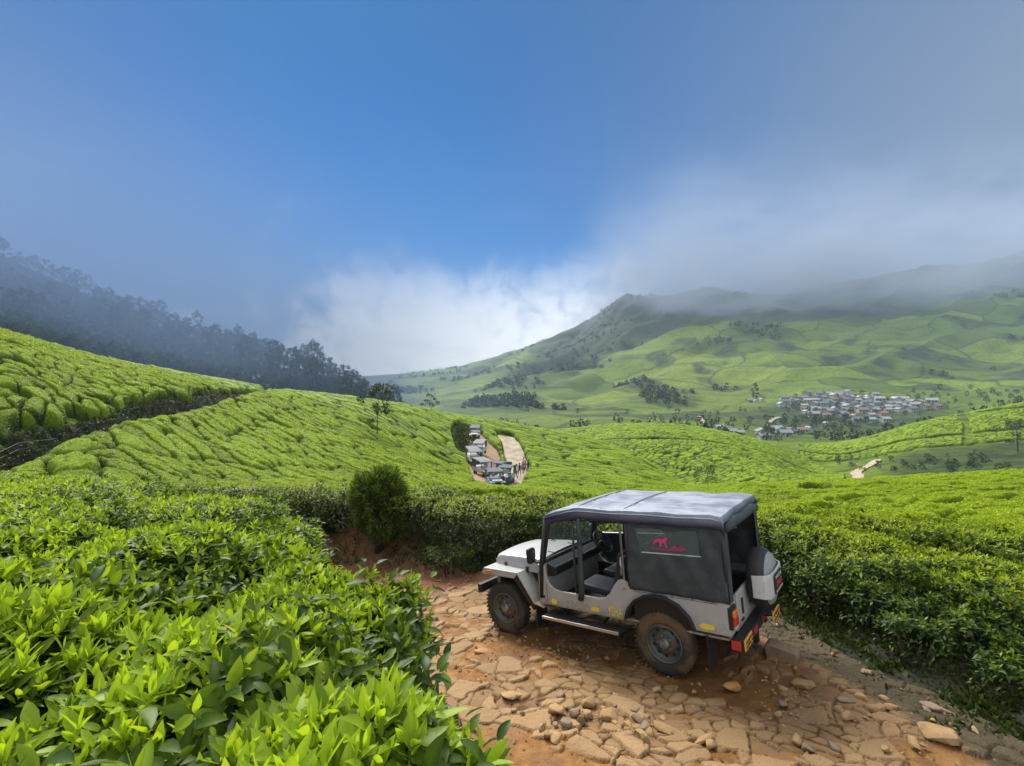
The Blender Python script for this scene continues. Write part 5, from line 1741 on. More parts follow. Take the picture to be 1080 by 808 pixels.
glyphs(MB(), 0, 0, 0, 0, 2, lambda u, v: (-1.087, -0.06 - u * 0.29, 0.54 + v * 0.11), 6).build('lettering', M['ink'], pl2)
MB().tube([(-0.93, -0.21, 0.55), (-1.07, -0.21, 0.58), (-1.06, -0.21, 0.70)], 0.012, 6).build('plate_bracket', M['black'], jeep)
mb = MB().tube([(-0.93, -0.30, 0.50), (-1.02, -0.32, 0.40), (-1.06, -0.42, 0.36), (-1.02, -0.52, 0.38), (-0.95, -0.55, 0.50)], 0.011, 6)
mb.build('tow_loop', M['chrome'], jeep, smooth=True)


# yellow stickers along the sill
def sticker(x, z, w, h, parent=body):
    p = [(x - w / 2, z - h * .35), (x - w * .2, z - h / 2), (x + w * .35, z - h * .45), (x + w / 2, z), (x + w * .3, z + h * .45), (x - w * .1, z + h / 2), (x - w / 2, z + h * .4)]
    return MB().prism(p, 'y', 0.771, 0.7735).build('yellow_sticker', M['yellow'], parent)


sticker(1.55, 0.635, 0.10, 0.07)
sticker(0.90, 0.640, 0.13, 0.06)
sticker(-0.55, 0.690, 0.17, 0.06)
fc_ = bpy.data.curves.new('lettering', 'FONT')
fc_.body = 'YSHA'
fc_.size = 0.17
fc_.extrude = 0.001
fc_.align_x = 'CENTER'
fc_.materials.append(M['yellow'])
_tmp = bpy.data.objects.new('lettering', fc_)
_me = bpy.data.meshes.new_from_object(_tmp)
bpy.data.objects.remove(_tmp)
fo = bpy.data.objects.new('lettering', _me)
COL.objects.link(fo)
fo.parent = body
fo.matrix_local = Matrix.Translation((0.605, 0.7725, 0.60)) @ Matrix(((-1, 0, 0, 0), (0, 0, 1, 0), (0, 1, 0, 0), (0, 0, 0, 1))) @ Matrix.Scale(0.50, 4, (1, 0, 0))


# ------------------------------------------------------------------ trees
def branch_crown(h, r, trunk_r, clumps, leafn, leafsz, crown_from=0.45, seed=0, spread=1.0, taper=True):
    """tapered trunk with limbs (one mesh) and a crown of leaf clumps at the limb ends (one mesh)"""
    rnd = random.Random(seed)
    g = np.random.default_rng(seed)
    mb = MB()
    lean = (rnd.uniform(-.03, .03) * h, rnd.uniform(-.03, .03) * h)
    axis = [Vector((lean[0] * t + math.sin(t * 5 + seed) * .012 * h, lean[1] * t + math.cos(t * 4 + seed) * .012 * h, h * 0.96 * t)) for t in (0, .15, .3, .45, .6, .75, .88, 1)]
    mb.tube([axis[0] - Vector((0, 0, 0.6))] + axis, [trunk_r * 1.4] + [trunk_r * (1 - .88 * t) for t in (0, .15, .3, .45, .6, .75, .88, 1)], 7)
    lf = Leafs()
    for k in range(clumps):
        t = crown_from + (1 - crown_from) * ((k + rnd.random()) / clumps)
        p = axis[0].lerp(axis[-1], t) + Vector((math.sin(t * 5 + seed) * .012 * h, math.cos(t * 4 + seed) * .012 * h, 0))
        a = k * 2.399 + rnd.uniform(-.5, .5)
        u = (t - crown_from) / (1 - crown_from)
        reach = r * spread * (math.sin(math.pi * min(1, 0.18 + 0.80 * u)) ** 0.7) * rnd.uniform(0.55, 1.1)
        e = p + Vector((math.cos(a) * reach, math.sin(a) * reach, reach * rnd.uniform(0.25, 0.7)))
        mid = p.lerp(e, 0.5) + Vector((0, 0, reach * 0.10))
        mb.tube([p, mid, e], [trunk_r * 0.32 * (1.1 - t * .7), trunk_r * 0.2 * (1.1 - t * .7), trunk_r * 0.06], 5)
        cr = r * rnd.uniform(0.22, 0.40)
        n = max(6, int(leafn / clumps))
        q = unit(g.normal(0, 1, (n, 3))) * (g.random((n, 1)) ** 0.4) * cr * np.array([1, 1, 0.7]) + np.array(e)
        D = unit(g.normal(0, 1, (n, 3)) + np.array([0, 0, -0.1]))
        L = leafsz * g.uniform(0.6, 1.4, n)
        lf.add(q, D, g.normal(0, 1, (n, 3)) + np.array([0, 0, 1.0]), L, L * 0.55, np.full(n, .15), np.clip(g.normal(0.35 + 0.25 * (k % 3 == 0), 0.22, n), 0, 1), 0)
    return mb, lf


def tree_proto(name, h, r, tr, clumps, leafn, leafsz, cf, seed, mat='tree_leaf', bark='pale_bark', spread=1.0):
    root = empty(name)
    mb, lf = branch_crown(h, r, tr, clumps, leafn, leafsz, cf, seed, spread)
    mb.build('trunk', M[bark], root, smooth=True)
    lf.build('crown', M[mat], root)
    return root


def put(o, x, y, z, s=1.0, rz=None):
    o.location = (x, y, z)
    o.scale = (s, s, s * random.uniform(0.92, 1.08))
    o.rotation_euler = (0, 0, random.uniform(0, 6.28) if rz is None else rz)
    return o


def land(x, y):
    d = H_TEA if y < 300 else max(0.0, H_TEA * (1 - (y - 300) / 60))
    return float(top(np.array([x]), np.array([y]))[0]) - d


EUC = [tree_proto('eucalyptus_tree', 21, 4.6, 0.28, 15, 620, 0.85, 0.42, 11), tree_proto('eucalyptus_tree', 24, 4.0, 0.30, 16, 640, 0.85, 0.50, 12),
       tree_proto('eucalyptus_tree', 18, 4.8, 0.26, 13, 560, 0.85, 0.36, 13), tree_proto('eucalyptus_tree', 22, 3.4, 0.26, 14, 480, 0.8, 0.58, 14)]
spots = []
ridge = lambda p: np.interp(p, [-160, 0, 100, 200, 290, 360, 420], [480, 440, 380, 320, 270, 225, 205])
for i in range(270):
    if i < 130:
        p = -70 + 490 * (i + random.random()) / 130
        y = ridge(p) * random.uniform(0.93, 1.03)
    else:
        p = -60 + 470 * random.random() ** 0.9
        y = ridge(p) * (max(0.5, min(0.8, 0.5 + p / 600)) + 0.2 * random.random()) if p < 330 else ridge(p) * random.uniform(0.80, 0.97)
    spots.append((p, max(y, 132)))
used = set()
for i, (p, y) in enumerate(spots):
    k = random.choice((0, 1, 2, 3))
    o = EUC[k] if k not in used else copy_tree(EUC[k])
    used.add(k)
    x = (p - 540) / F * y
    sc = random.uniform(0.62, 1.0) * (1.0 if p < 340 else 0.85)
    put(o, x, y, land(x, y) - 0.3, sc)
    if i < 130:
        tag(o, 'tall thin eucalyptus along the crest of the misty forest hill', 'tree', 'eucalyptus trees on the crest of the forest hill')
    else:
        tag(o, 'dark eucalyptus in the mass of trees below the misty forest crest', 'tree', 'eucalyptus trees on the flank of the forest hill')


def tree_at(name, label, px_, py_, y0, y1, h, r, tr, clumps, leafn, leafsz, cf, seed, mat='tree_leaf', bark='bark', cat='tree', spread=1.0, yy=None):
    if yy is None:
        x, y, z = solve(px_, py_, y0, y1)
    else:
        y = yy; x = (px_ - 540) / F * y
    o = tree_proto(name, h, r, tr, clumps, leafn, leafsz, cf, seed, mat, bark, spread)
    put(o, x, y, land(x, y) - 0.1, 1.0)
    return tag(o, label, cat)


tree_at('slender_tree', 'slender young tree alone on the tea slope below the forest edge', 398, 457, 40, 90, 6.2, 1.9, 0.07, 12, 900, 0.26, 0.32, 31)
tree_at('valley_tree', 'tall dark narrow tree at the left end of the village', 797, 424, 300, 600, 19, 3.6, 0.35, 16, 700, 1.1, 0.15, 32)
tree_at('spur_bush', 'pale green bush on the shaded front of the spur above the jeep roof', 746, 511, 90, 170, 5.6, 2.9, 0.12, 14, 900, 0.36, 0.12, 33, 'shrub_leaf', cat='bush')
tree_at('hill_tree', 'dark rounded tree at the right photo edge below the village hill', 1073, 474, 90, 220, 10, 4.2, 0.25, 16, 900, 0.5, 0.2, 34)
tree_at('ridge_tree', 'small tree standing on the crest of the long tea slope', 455, 433, 60, 160, 4.0, 1.5, 0.06, 8, 260, 0.3, 0.3, 35)

# round dense shrub standing in the hedge by the bend
root = empty('round_shrub')
cx, cy = -3.32, 12.3
bz = gz(cx, cy)
root.location = (cx, cy, bz)
n = 5200
q = unit(rng.normal(0, 1, (n, 3)))
q[:, 2] = np.abs(q[:, 2]) ** 0.72 * np.where(rng.random(n) < 0.72, 1, -0.85)
wob = 1 + 0.30 * fbm(q[:, 0] * 2.6 + 5, q[:, 1] * 2.2 + q[:, 2] * 2.4, 501, 3) + 0.25 * fbm(q[:, 0] * 6, q[:, 1] * 6 + q[:, 2] * 5, 503, 2)
rad = wob * rng.random(n) ** 0.12
P = q * rad[:, None] * np.array([0.68, 0.64, 0.80]) + np.array([0, 0, 1.22])
low = P[:, 2] < 1.22
P[:, 2] = np.where(low, 1.22 - (1.22 - P[:, 2]) * 1.3, P[:, 2])
D = unit(q + rng.normal(0, 0.45, q.shape) + np.array([0, 0, 0.35]))
lf = Leafs()
L = rng.uniform(0.07, 0.15, n)
lf.add(P, D, rng.normal(0, 1, q.shape), L, L * 0.24, np.full(n, 0.1), np.clip(rng.normal(0.50, 0.28, n), 0, 1), 0)
P2 = P * np.array([0.86, 0.86, 0.92])
lf.add(P2, unit(D + rng.normal(0, .6, D.shape)), rng.normal(0, 1, q.shape), L * 1.3, L * 0.5, np.full(n, 0.1), np.clip(rng.normal(0.15, 0.1, n), 0, 1), 0)
lf.build('crown', M['shrub_leaf'], root)
mb = MB()
for a in range(7):
    c, s_ = math.cos(a * 0.9), math.sin(a * 0.9)
    mb.tube([(c * .05, s_ * .05, -0.2), (c * .15, s_ * .15, 0.5), (c * .42, s_ * .42, 1.4)], [0.03, 0.022, 0.008], 5)
mb.build('trunk', M['bark'], root, smooth=True)
tag(root, 'round dark green fine leaved shrub rising above the hedge at the bend', 'shrub')


# ------------------------------------------------------------------ village in the valley
def wallmat(n, c):
    return material(n, c, 0.8, var=(0.4, tuple(k * 0.75 for k in c), 0.4, 0.7))


WALLS = [wallmat('lime_wall', (0.44, 0.43, 0.40)), wallmat('blue_wall', (0.34, 0.42, 0.50)), wallmat('ochre_wall', (0.46, 0.38, 0.28))]
ROOFS = [wallmat('zinc_roof', (0.27, 0.28, 0.30)), wallmat('white_roof', (0.36, 0.37, 0.39)), wallmat('rust_roof', (0.24, 0.17, 0.14)), wallmat('slate_roof', (0.17, 0.18, 0.20))]
M['pane'] = material('dark_opening', (0.03, 0.03, 0.035), 0.4)
WORD_W, WORD_R = ['white', 'bluish', 'ochre'], ['grey metal', 'white', 'rusty brown', 'dark slate']


def house_proto(wi, ri, w_, d, h):
    root = empty('house')
    MB().box(-w_ / 2, w_ / 2, -d / 2, d / 2, -1.5, h).build('wall', WALLS[wi], root)
    rh = d * 0.32
    MB().prism([(-d / 2 - .5, h - 0.12), (0, h + rh), (d / 2 + .5, h - 0.12), (d / 2 + .5, h + .05), (0, h + rh + .2), (-d / 2 - .5, h + .05)], 'x', -w_ / 2 - .4, w_ / 2 + .4).build('roof', ROOFS[ri], root)
    MB().prism([(-d / 2, h), (d / 2, h), (0, h + rh - .05)], 'x', -w_ / 2 + .01, w_ / 2 - .01).build('gable', WALLS[wi], root)
    MB().box(-0.5, 0.5, -d / 2 - .04, -d / 2 + .01, 0, 2.0).build('door', M['pane'], root)
    for x in (-w_ * .3, w_ * .3):
        MB().box(x - .55, x + .55, -d / 2 - .04, -d / 2 + .01, 1.0, 2.0).build('window', M['pane'], root)
    return root


HP = {}
rows = [(416.5, 848, 905, 10), (420, 826, 925, 9.5), (424, 828, 962, 10), (428, 820, 985, 10.5), (432, 846, 988, 11), (436, 850, 968, 12), (440, 856, 935, 14), (446, 904, 936, 14)]
hs = []
for py_, a, b, st_ in rows:
    p = a + random.uniform(0, 4)
    while p < b:
        hs.append((p, py_ + random.uniform(-1.2, 1.2) - 0.02 * (p - 900), 'main'))
        p += st_ * random.uniform(0.75, 1.3)
for p, q_ in [(790, 424), (797, 425), (803, 423), (758, 452), (764, 454), (772, 456.5), (779, 458), (803, 458), (812, 461), (822, 456), (828, 459), (833, 455), (838, 457), (846, 456), (853, 455), (818, 455), (872, 449), (806, 462)]:
    hs.append((p, q_, 'low' if q_ > 440 else 'left'))
for i, (p, q_, wh) in enumerate(hs):
    x, y, z = solve(p, q_, 235, 600)
    key = (random.choice((0, 0, 0, 1, 2)), random.choice((0, 0, 1, 1, 2, 3)))
    if key not in HP:
        HP[key] = o = house_proto(*key, 7.5, 5.0, 2.7)
    else:
        o = copy_tree(HP[key])
    o.location = (x, y, land(x, y))
    o.rotation_euler = (0, 0, random.choice((0, 0.2, -0.2, 0.5, 1.4)) + random.uniform(-.15, .15))
    s_ = random.uniform(0.75, 1.15) * (0.9 if wh != 'main' else 1)
    o.scale = (s_, s_, s_)
    where = {'main': 'in the crowded valley village', 'left': 'at the detached left tip of the village', 'low': 'in the small lower cluster left of the village'}[wh]
    tag(o, 'small %s house with %s roof %s' % (WORD_W[key[0]], WORD_R[key[1]], where), 'house', '%s houses with %s roofs %s' % (WORD_W[key[0]], WORD_R[key[1]], where))

# trees among the houses and along the valley
VT = [tree_proto('broadleaf_tree', 9, 3.6, 0.25, 12, 300, 1.0, 0.15, 61), tree_proto('broadleaf_tree', 7, 3.8, 0.22, 11, 280, 1.0, 0.10, 62), tree_proto('broadleaf_tree', 11, 3.0, 0.25, 13, 300, 1.0, 0.2, 63)]
used = set()
vt = []
for i in range(46):
    vt.append((random.gauss(868, 26), random.uniform(441, 456), 'in the dark grove below the village'))
for i in range(26):
    vt.append((random.uniform(825, 985), random.uniform(416, 440), 'between the village houses'))
for i in range(34):
    vt.append((random.uniform(950, 1078), random.uniform(410, 432), 'on the scrub slope right of the village'))
for i in range(40):
    vt.append((random.uniform(870, 1075), random.uniform(476, 496), 'in the hollow under the right tea hill'))
for i in range(30):
    vt.append((random.uniform(740, 860), random.uniform(446, 466), 'around the lower cluster of houses'))
for p, q_, wh in vt:
    lo = 95 if q_ > 470 else 225
    x, y, z = solve(p, q_, lo, 620)
    k = random.randrange(3)
    o = VT[k] if k not in used else copy_tree(VT[k])
    used.add(k)
    put(o, x, y, land(x, y) - 0.2, random.uniform(0.40, 0.85) * (0.36 if q_ > 470 else 0.85))
    tag(o, 'bushy green tree ' + wh, 'tree', 'trees ' + wh)


# patches of wood on the far slopes (read as masses)
def woods(name, label, n, dens, pr, yr, rr, seed):
    g = np.random.default_rng(seed)
    p = g.uniform(*pr, n); y = np.exp(g.uniform(math.log(yr[0]), math.log(yr[1]), n))
    k = g.random(n) < dens(p, y)
    p, y = p[k], y[k]
    x = (p - 540) / F * y
    z = top(x, y)
    lf = Leafs()
    m = 26
    r_ = g.uniform(*rr, len(x))
    for j in range(m):
        d = unit(g.normal(0, 1, (len(x), 3)))
        P = np.stack([x, y, z], 1) + np.array([0, 0, 0.9]) * r_[:, None] + d * r_[:, None] * np.array([0.75, 0.75, 0.9])
        L = r_ * g.uniform(0.6, 1.0, len(x))
        lf.add(P - d * L[:, None] * .3, unit(d + g.normal(0, .7, d.shape)), g.normal(0, 1, d.shape) + np.array([0, 0, .8]), L, L * 0.7, np.full(len(x), .2), np.clip(g.normal(0.3, 0.25, len(x)), 0, 1), 0)
    return tag(lf.build(name, M['tree_leaf']), label, 'woods', kind='stuff')


def d_far(p, y):
    x = (p - 540) / F * y
    k = np.exp(-(((p - 648) / 30) ** 2 + ((y - 1170) / 110) ** 2)) * 2.0 + 0.8 * np.exp(-(((p - 590) / 60) ** 2 + ((y - 900) / 70) ** 2)) + 0.6 * np.exp(-(((p - 465) / 40) ** 2 + ((y - 1500) / 120) ** 2))
    return np.clip(k * sstep(-0.05, 0.2, fbm(x / 40, y / 40, 63, 3)) * 0.9 + 0.8 * sstep(0.30, 0.42, fbm(x / 90, y / 90, 61, 4)), 0, 1)


woods('far_woods', 'dark patches of wood on the far mountain side', 16000, d_far, (415, 1200), (480, 1600), (1.7, 3.6), 5)
woods('valley_scrub', 'dark scrub and hedgerows across the valley floor', 520, lambda p, y: np.clip(0.05 + 0.75 * sstep(0.0, 0.22, fbm((p - 540) / F * y / 45, y / 45, 67, 3)), 0, 1), (420, 1150), (225, 480), (0.9, 2.3), 6)
woods('forest_undergrowth', 'dark undergrowth filling the forest hill between the trunks', 6500, lambda p, y: (y < ridge(p) * 0.99) * (y > ridge(p) * np.clip(0.36 + p / 900, 0.36, 0.82)) * 1.0, (-150, 418), (125, 480), (2.0, 4.0), 7)


# ------------------------------------------------------------------ the convoy of waiting jeeps
def convoy_jeep(paint, canvas):
    r = empty('jeep')
    b = MB().prism([(-0.8, 0.5), (1.7, 0.5), (1.7, 1.05), (0.4, 1.0), (-0.8, 1.0)], 'y', -0.76, 0.76).build('body', paint, r, bevel=0.03)
    MB().prism([(1.7, 0.55), (2.8, 0.58), (2.8, 1.02), (2.72, 1.10), (1.7, 1.16)], 'y', -0.52, 0.52).build('hood', paint, r, bevel=0.05)
    MB().box(2.80, 2.82, -0.30, 0.30, 0.68, 0.98).build('grille', M['black'], r)
    for s in (1, -1):
        MB().lathe([(0.0, 0.03), (0.09, 0.02), (0.10, -0.02)], (2.82, s * 0.40, 0.86), 'x', 12).build('headlight', M['chrome'], r, smooth=True)
        MB().prism([(2.85, 0.86), (2.15, 0.86), (1.8, 0.52), (1.8, 0.58), (2.12, 0.95), (2.85, 0.95)], 'y', min(s * .5, s * .8), max(s * .5, s * .8)).build('front_fender', paint, r, bevel=0.015)
        MB().prism([(-0.82, 1.0), (0.4, 1.0), (0.4, 1.85), (-0.82, 1.85)], 'y', min(s * .765, s * .79), max(s * .765, s * .79)).build('side_curtain', M['canvas'], r)
        for x in (0.0, 2.45):
            MB().lathe([(0.0, 0.05), (0.2, 0.06), (0.24, 0.1), (0.36, 0.09), (0.37, 0.0), (0.36, -0.09), (0.2, -0.1)], (x, s * 0.66, 0.36), 'y', 18).build('wheel', M['tyre'], r, smooth=True)
    MB().prism([(-0.85, 1.80), (-0.82, 1.96), (1.0, 1.97), (1.62, 1.84), (1.64, 1.76), (1.0, 1.86), (-0.80, 1.84)], 'y', -0.80, 0.80).build('canvas_roof', canvas, r, bevel=0.04)
    MB().prism([(1.74, 1.10), (1.60, 1.80), (1.56, 1.80), (1.70, 1.10)], 'y', -0.70, 0.70).build('windscreen', M['glass'], r)
    mb = MB()
    for s in (1, -1):
        mb.tube([(1.73, s * 0.70, 1.08), (1.59, s * 0.70, 1.82)], 0.035, 6)
    mb.tube([(1.73, -0.70, 1.12), (1.73, 0.70, 1.12)], 0.035, 6)
    mb.build('windscreen_frame', M['black'], r)
    MB().box(2.90, 2.98, -0.76, 0.76, 0.52, 0.66).build('front_bumper', M['black'], r)
    return r


M['cream'] = material('cream_paint', (0.56, 0.55, 0.52), 0.4)
M['bluegrey'] = material('bluegrey_paint', (0.30, 0.35, 0.45), 0.4)
M['pale_canvas'] = material('pale_canvas', (0.16, 0.17, 0.19), 0.7)
M['blue_canvas'] = material('blue_canvas', (0.055, 0.065, 0.10), 0.7)
CJ = [convoy_jeep(M['cream'], M['blue_canvas']), convoy_jeep(M['cream'], M['pale_canvas']), convoy_jeep(M['bluegrey'], M['blue_canvas'])]
CV = [('dark topped jeep at the head of the track, highest on the tea slope', 501, 458, -90, 0),
      ('pale topped jeep second from the top on the reddish track', 505, 475, -100, 1),
      ('light jeep close behind the second one, half beside the tea', 500, 484, -70, 1),
      ('pale jeep at the edge of the tea, left of the parked group', 511, 496, -60, 1),
      ('tall dark topped jeep at the back of the parked group', 524.5, 498, -120, 2),
      ('blue grey jeep nearest in the parked group with bright headlights', 522.5, 508.5, -78, 2),
      ('cream jeep on the right of the parked group beside the standing people', 532.5, 503, -105, 0)]
used = set()
for lb, p, q_, rz, k in CV:
    x, y, z = solve(p, q_, 46, 125)
    o = CJ[k] if k not in used else copy_tree(CJ[k])
    used.add(k)
    g_ = float(top(np.array([x]), np.array([y + 1.2]))[0]) - H_TEA + 0.10
    o.location = (x - math.cos(R(rz)) * 1.2, y - math.sin(R(rz)) * 1.2, g_)
    g1 = float(top(np.array([x]), np.array([y]))[0])
    g2 = float(top(np.array([x - math.cos(R(rz)) * 2.4]), np.array([y - math.sin(R(rz)) * 2.4]))[0])
    o.location.z = (g1 + g2) / 2 - H_TEA + 0.12
    pitch = math.atan2(g2 - g1, 2.4)
    o.rotation_euler = (0, pitch, R(rz))
    tag(o, lb, 'jeep', 'jeeps waiting on the tea slope')


# ------------------------------------------------------------------ people by the parked jeeps
M['skin'] = material('skin', (0.24, 0.13, 0.08), 0.6)
M['hair'] = material('black_hair', (0.012, 0.010, 0.009), 0.5)


def clothes(name, shirt, trousers):
    m = bpy.data.materials.new(name)
    m.use_nodes = True
    t = NT(m.node_tree)
    c = t.n('ShaderNodeTexCoord').outputs['Object']
    s = t.n('ShaderNodeSeparateXYZ')
    t.link(c, s.inputs[0])
    z = s.outputs[2]
    ax = t.math('ABSOLUTE', s.outputs[0])
    col = t.mix(t.math('GREATER_THAN', z, 0.90), trousers, shirt)
    hand = t.math('MULTIPLY', t.math('GREATER_THAN', ax, 0.20), t.math('LESS_THAN', z, 1.05))
    skin = t.math('MAXIMUM', t.math('MAXIMUM', t.math('GREATER_THAN', z, 1.46), hand), 0.0)
    col = t.mix(skin, col, (0.24, 0.13, 0.08))
    col = t.mix(t.math('LESS_THAN', z, 0.07), col, (0.03, 0.025, 0.02))
    bs = t.n('ShaderNodeBsdfPrincipled')
    t.link(col, bs.inputs['Base Color'])
    bs.inputs['Roughness'].default_value = 0.85
    o = t.n('ShaderNodeOutputMaterial')
    t.link(bs.outputs[0], o.inputs[0])
    return m


def person(label, mat, stride=0.06, arm=0.05, bend=0.0):
    root = empty('person')
    J = [((0, 0, 0.95), .15), ((0, 0, 1.12), .135), ((0, 0.0, 1.32), .16), ((0, 0, 1.45), .075), ((0, -0.01, 1.53), .06), ((0, -0.02, 1.63), .095), ((0, -0.015, 1.72), .075),
         ((-.10, 0, .88), .10), ((-.105, -stride, .48), .07), ((-.11, stride * .6, .09), .05), ((-.12, stride * .6 - .14, .035), .035),
         ((.10, 0, .88), .10), ((.105, stride, .48), .07), ((.11, stride * 1.4, .09), .05), ((.12, stride * 1.4 - .14, .035), .035),
         ((-.19, 0, 1.40), .065), ((-.245, 0.03, 1.13), .045), ((-.25, -arm, .90), .035), ((-.25, -arm - .03, .80), .03),
         ((.19, 0, 1.40), .065), ((.245, 0.03, 1.13), .045), ((.25, -arm - bend, .90 + bend), .035), ((.25, -arm - .04 - bend, .81 + bend), .03)]
    E_ = [(0, 1), (1, 2), (2, 3), (3, 4), (4, 5), (5, 6), (0, 7), (7, 8), (8, 9), (9, 10), (0, 11), (11, 12), (12, 13), (13, 14), (2, 15), (15, 16), (16, 17), (17, 18), (2, 19), (19, 20), (20, 21), (21, 22)]
    me = bpy.data.meshes.new('body')
    me.from_pydata([j[0] for j in J], E_, [])
    me.materials.append(mat)
    o = bpy.data.objects.new('body', me)
    COL.objects.link(o)
    o.parent = root
    sk = o.modifiers.new('skin', 'SKIN')
    sk.use_smooth_shade = True
    if not me.skin_vertices:
        import bmesh
        bm = bmesh.new(); bm.from_mesh(me); bm.verts.layers.skin.verify(); bm.to_mesh(me); bm.free()
    for v, j in zip(me.skin_vertices[0].data, J):
        v.radius = (j[1], j[1] * 0.8)
    me.skin_vertices[0].data[0].use_root = True
    ss = o.modifiers.new('sub', 'SUBSURF')
    ss.levels = ss.render_levels = 1
    MB().lathe([(0.0, 0.115), (0.06, 0.10), (0.098, 0.05), (0.103, 0.0), (0.09, -0.05)], (0, 0.005, 1.68), 'z', 14).build('hair', M['hair'], root, smooth=True)
    tag(root, label, 'person', 'people standing by the parked jeeps')
    return root


PM = [clothes('dark_clothes', (0.03, 0.03, 0.04), (0.05, 0.05, 0.07)), clothes('white_shirt', (0.62, 0.62, 0.62), (0.04, 0.045, 0.08)), clothes('blue_shirt', (0.10, 0.13, 0.28), (0.03, 0.03, 0.035)), clothes('red_shirt', (0.40, 0.07, 0.06), (0.05, 0.05, 0.06))]
PP = [('person in dark clothes standing in front of the cream jeep', 530.5, 510, 0), ('person in a blue shirt standing right beside the cream jeep', 538, 509, 2),
      ('person in white shirt on the pale track, left of the waiting group', 545, 498, 1), ('person in dark clothes in the middle of the group on the pale track', 548, 496.5, 0),
      ('person in a blue shirt within the group at the track edge', 551.5, 495, 2), ('person in a red shirt within the group at the track edge', 554, 494, 3),
      ('person in dark clothes at the right end of the group beside the tea', 557, 492.5, 0), ('person in white shirt on the track above the group', 552.5, 489.5, 1)]
for i, (lb, p, q_, k) in enumerate(PP):
    x, y, z = solve(p, q_, 46, 125)
    o = person(lb, PM[k], 0.05 + 0.05 * (i % 3), 0.04 + 0.05 * (i % 2), 0.15 * (i % 3 == 1))
    o.location = (x, y, z - H_TEA + 0.09 if i < 6 else z - H_TEA + 0.05)
    o.rotation_euler = (0, 0, random.uniform(-1.2, 1.2) + (math.pi if i % 3 == 2 else 0))


# ------------------------------------------------------------------ loose rocks on the road
M['rock'] = material('tan_rock', (0.42, 0.26, 0.105), 0.85, var=(9, (0.30, 0.20, 0.11), 0.40, 0.66), bump=(26, 0.6, 0.012))
M['rock2'] = material('grey_rock', (0.27, 0.20, 0.13), 0.85, var=(9, (0.21, 0.15, 0.095), 0.40, 0.66), bump=(26, 0.6, 0.012))
M['rock3'] = material('orange_rock', (0.52, 0.25, 0.07), 0.75, var=(9, (0.36, 0.17, 0.06), 0.45, 0.7), bump=(26, 0.6, 0.012))
import bmesh


def rock_mesh(seed, sx, sy, sz):
    g = random.Random(seed)
    bm = bmesh.new()
    for k in range(16):
        v = Vector((g.gauss(0, 1), g.gauss(0, 1), g.gauss(0, 1))).normalized()
        q = max(abs(v.x), abs(v.y), abs(v.z))
        v = v.lerp(v / q * 0.85, 0.55) * g.uniform(0.85, 1.05)
        bm.verts.new((v.x * sx, v.y * sy, max(-0.8, min(0.75, v.z)) * sz))
    bmesh.ops.convex_hull(bm, input=bm.verts)
    for v in [v for v in bm.verts if not v.link_faces]:
        bm.verts.remove(v)
    bmesh.ops.bevel(bm, geom=list(bm.edges), offset=min(sx, sy, sz) * 0.14, segments=2, affect='EDGES', profile=0.6)
    bmesh.ops.subdivide_edges(bm, edges=list(bm.edges), cuts=1, use_grid_fill=True)
    for v in bm.verts:
        n_ = fbm(np.array([v.co.x * 14 + seed]), np.array([v.co.y * 14 + v.co.z * 9]), seed, 3)[0]
        v.co += v.co.normalized() * float(n_) * min(sx, sy, sz) * 0.10
    me = bpy.data.meshes.new('rock')
    bm.to_mesh(me); bm.free()
    for p in me.polygons:
        p.use_smooth = True
    return me


def on_road_pt(p, q_):
    """where a sight row meets the road"""
    a, b = (p - 540) / F, -(q_ - 404) / F
    y = (J_T.z + (J_N.x * J_T.x + J_N.y * J_T.y) / J_N.z) / (b + (J_N.x * a + J_N.y) / J_N.z)
    return a * y, y


def rock(label, p, q_, w_, d, h, seed, mat='rock', rz=None, sink=0.3, group=None):
    x, y = on_road_pt(p, q_)
    me = rock_mesh(seed, w_ / 2, d / 2, h / 2)
    me.materials.append(M[mat])
    o = bpy.data.objects.new('rock', me)
    COL.objects.link(o)
    o.location = (x, y, float(ground(np.array([x]), np.array([y]))[0]) + 0.02 + h * (0.40 - sink * 0.5))
    g = random.Random(seed)
    o.rotation_euler = (g.uniform(-.2, .2), g.uniform(-.2, .2), g.uniform(0, 3) if rz is None else rz)
    tag(o, label, 'rock', group)
    return o


BIG = [('flat topped tan rock at the left end of the loose pile below the jeep', 587, 754, .22, .16, .11, 'rock'),
       ('pointed tan rock with a pale top near the middle of the loose pile', 622, 746, .20, .18, .15, 'rock'),
       ('boxy tan rock to the right of the pointed one', 643, 760, .25, .18, .13, 'rock'),
       ('small dark rock standing in front of the pointed one', 612, 764, .13, .12, .13, 'rock2'),
       ('grey flat rock just right of the loose pile', 677, 762, .28, .16, .08, 'rock2'),
       ('rounded upright tan rock below the grey flat rock', 676, 784, .22, .16, .14, 'rock'),
       ('broad pale slab lying half buried in front of the rear wheel', 708, 774, .40, .24, .08, 'rock'),
       ('long narrow stone lying across the mud below the slab', 743, 784, .34, .10, .07, 'rock'),
       ('orange wet rock lying in mud behind the rear wheel', 772, 728, .28, .14, .10, 'rock3'),
       ('square pale stone on the road right of the dark hole', 847, 726, .30, .24, .10, 'rock'),
       ('big flat stone at the right side of the road', 992, 779, .42, .24, .09, 'rock'),
       ('long flat stone behind the big flat one at right', 990, 752, .34, .14, .07, 'rock2'),
       ('small pale flat stone nearer the bonnet side of the road', 510, 690, .30, .20, .07, 'rock'),
       ('pale paving stone left of the mud below the front wheel', 540, 737, .34, .26, .07, 'rock'),
       ('grey rounded stone on the right part of the road', 893, 742, .24, .15, .08, 'rock2'),
       ('pale oval stone in the middle of the right road half', 938, 749, .19, .11, .07, 'rock')]
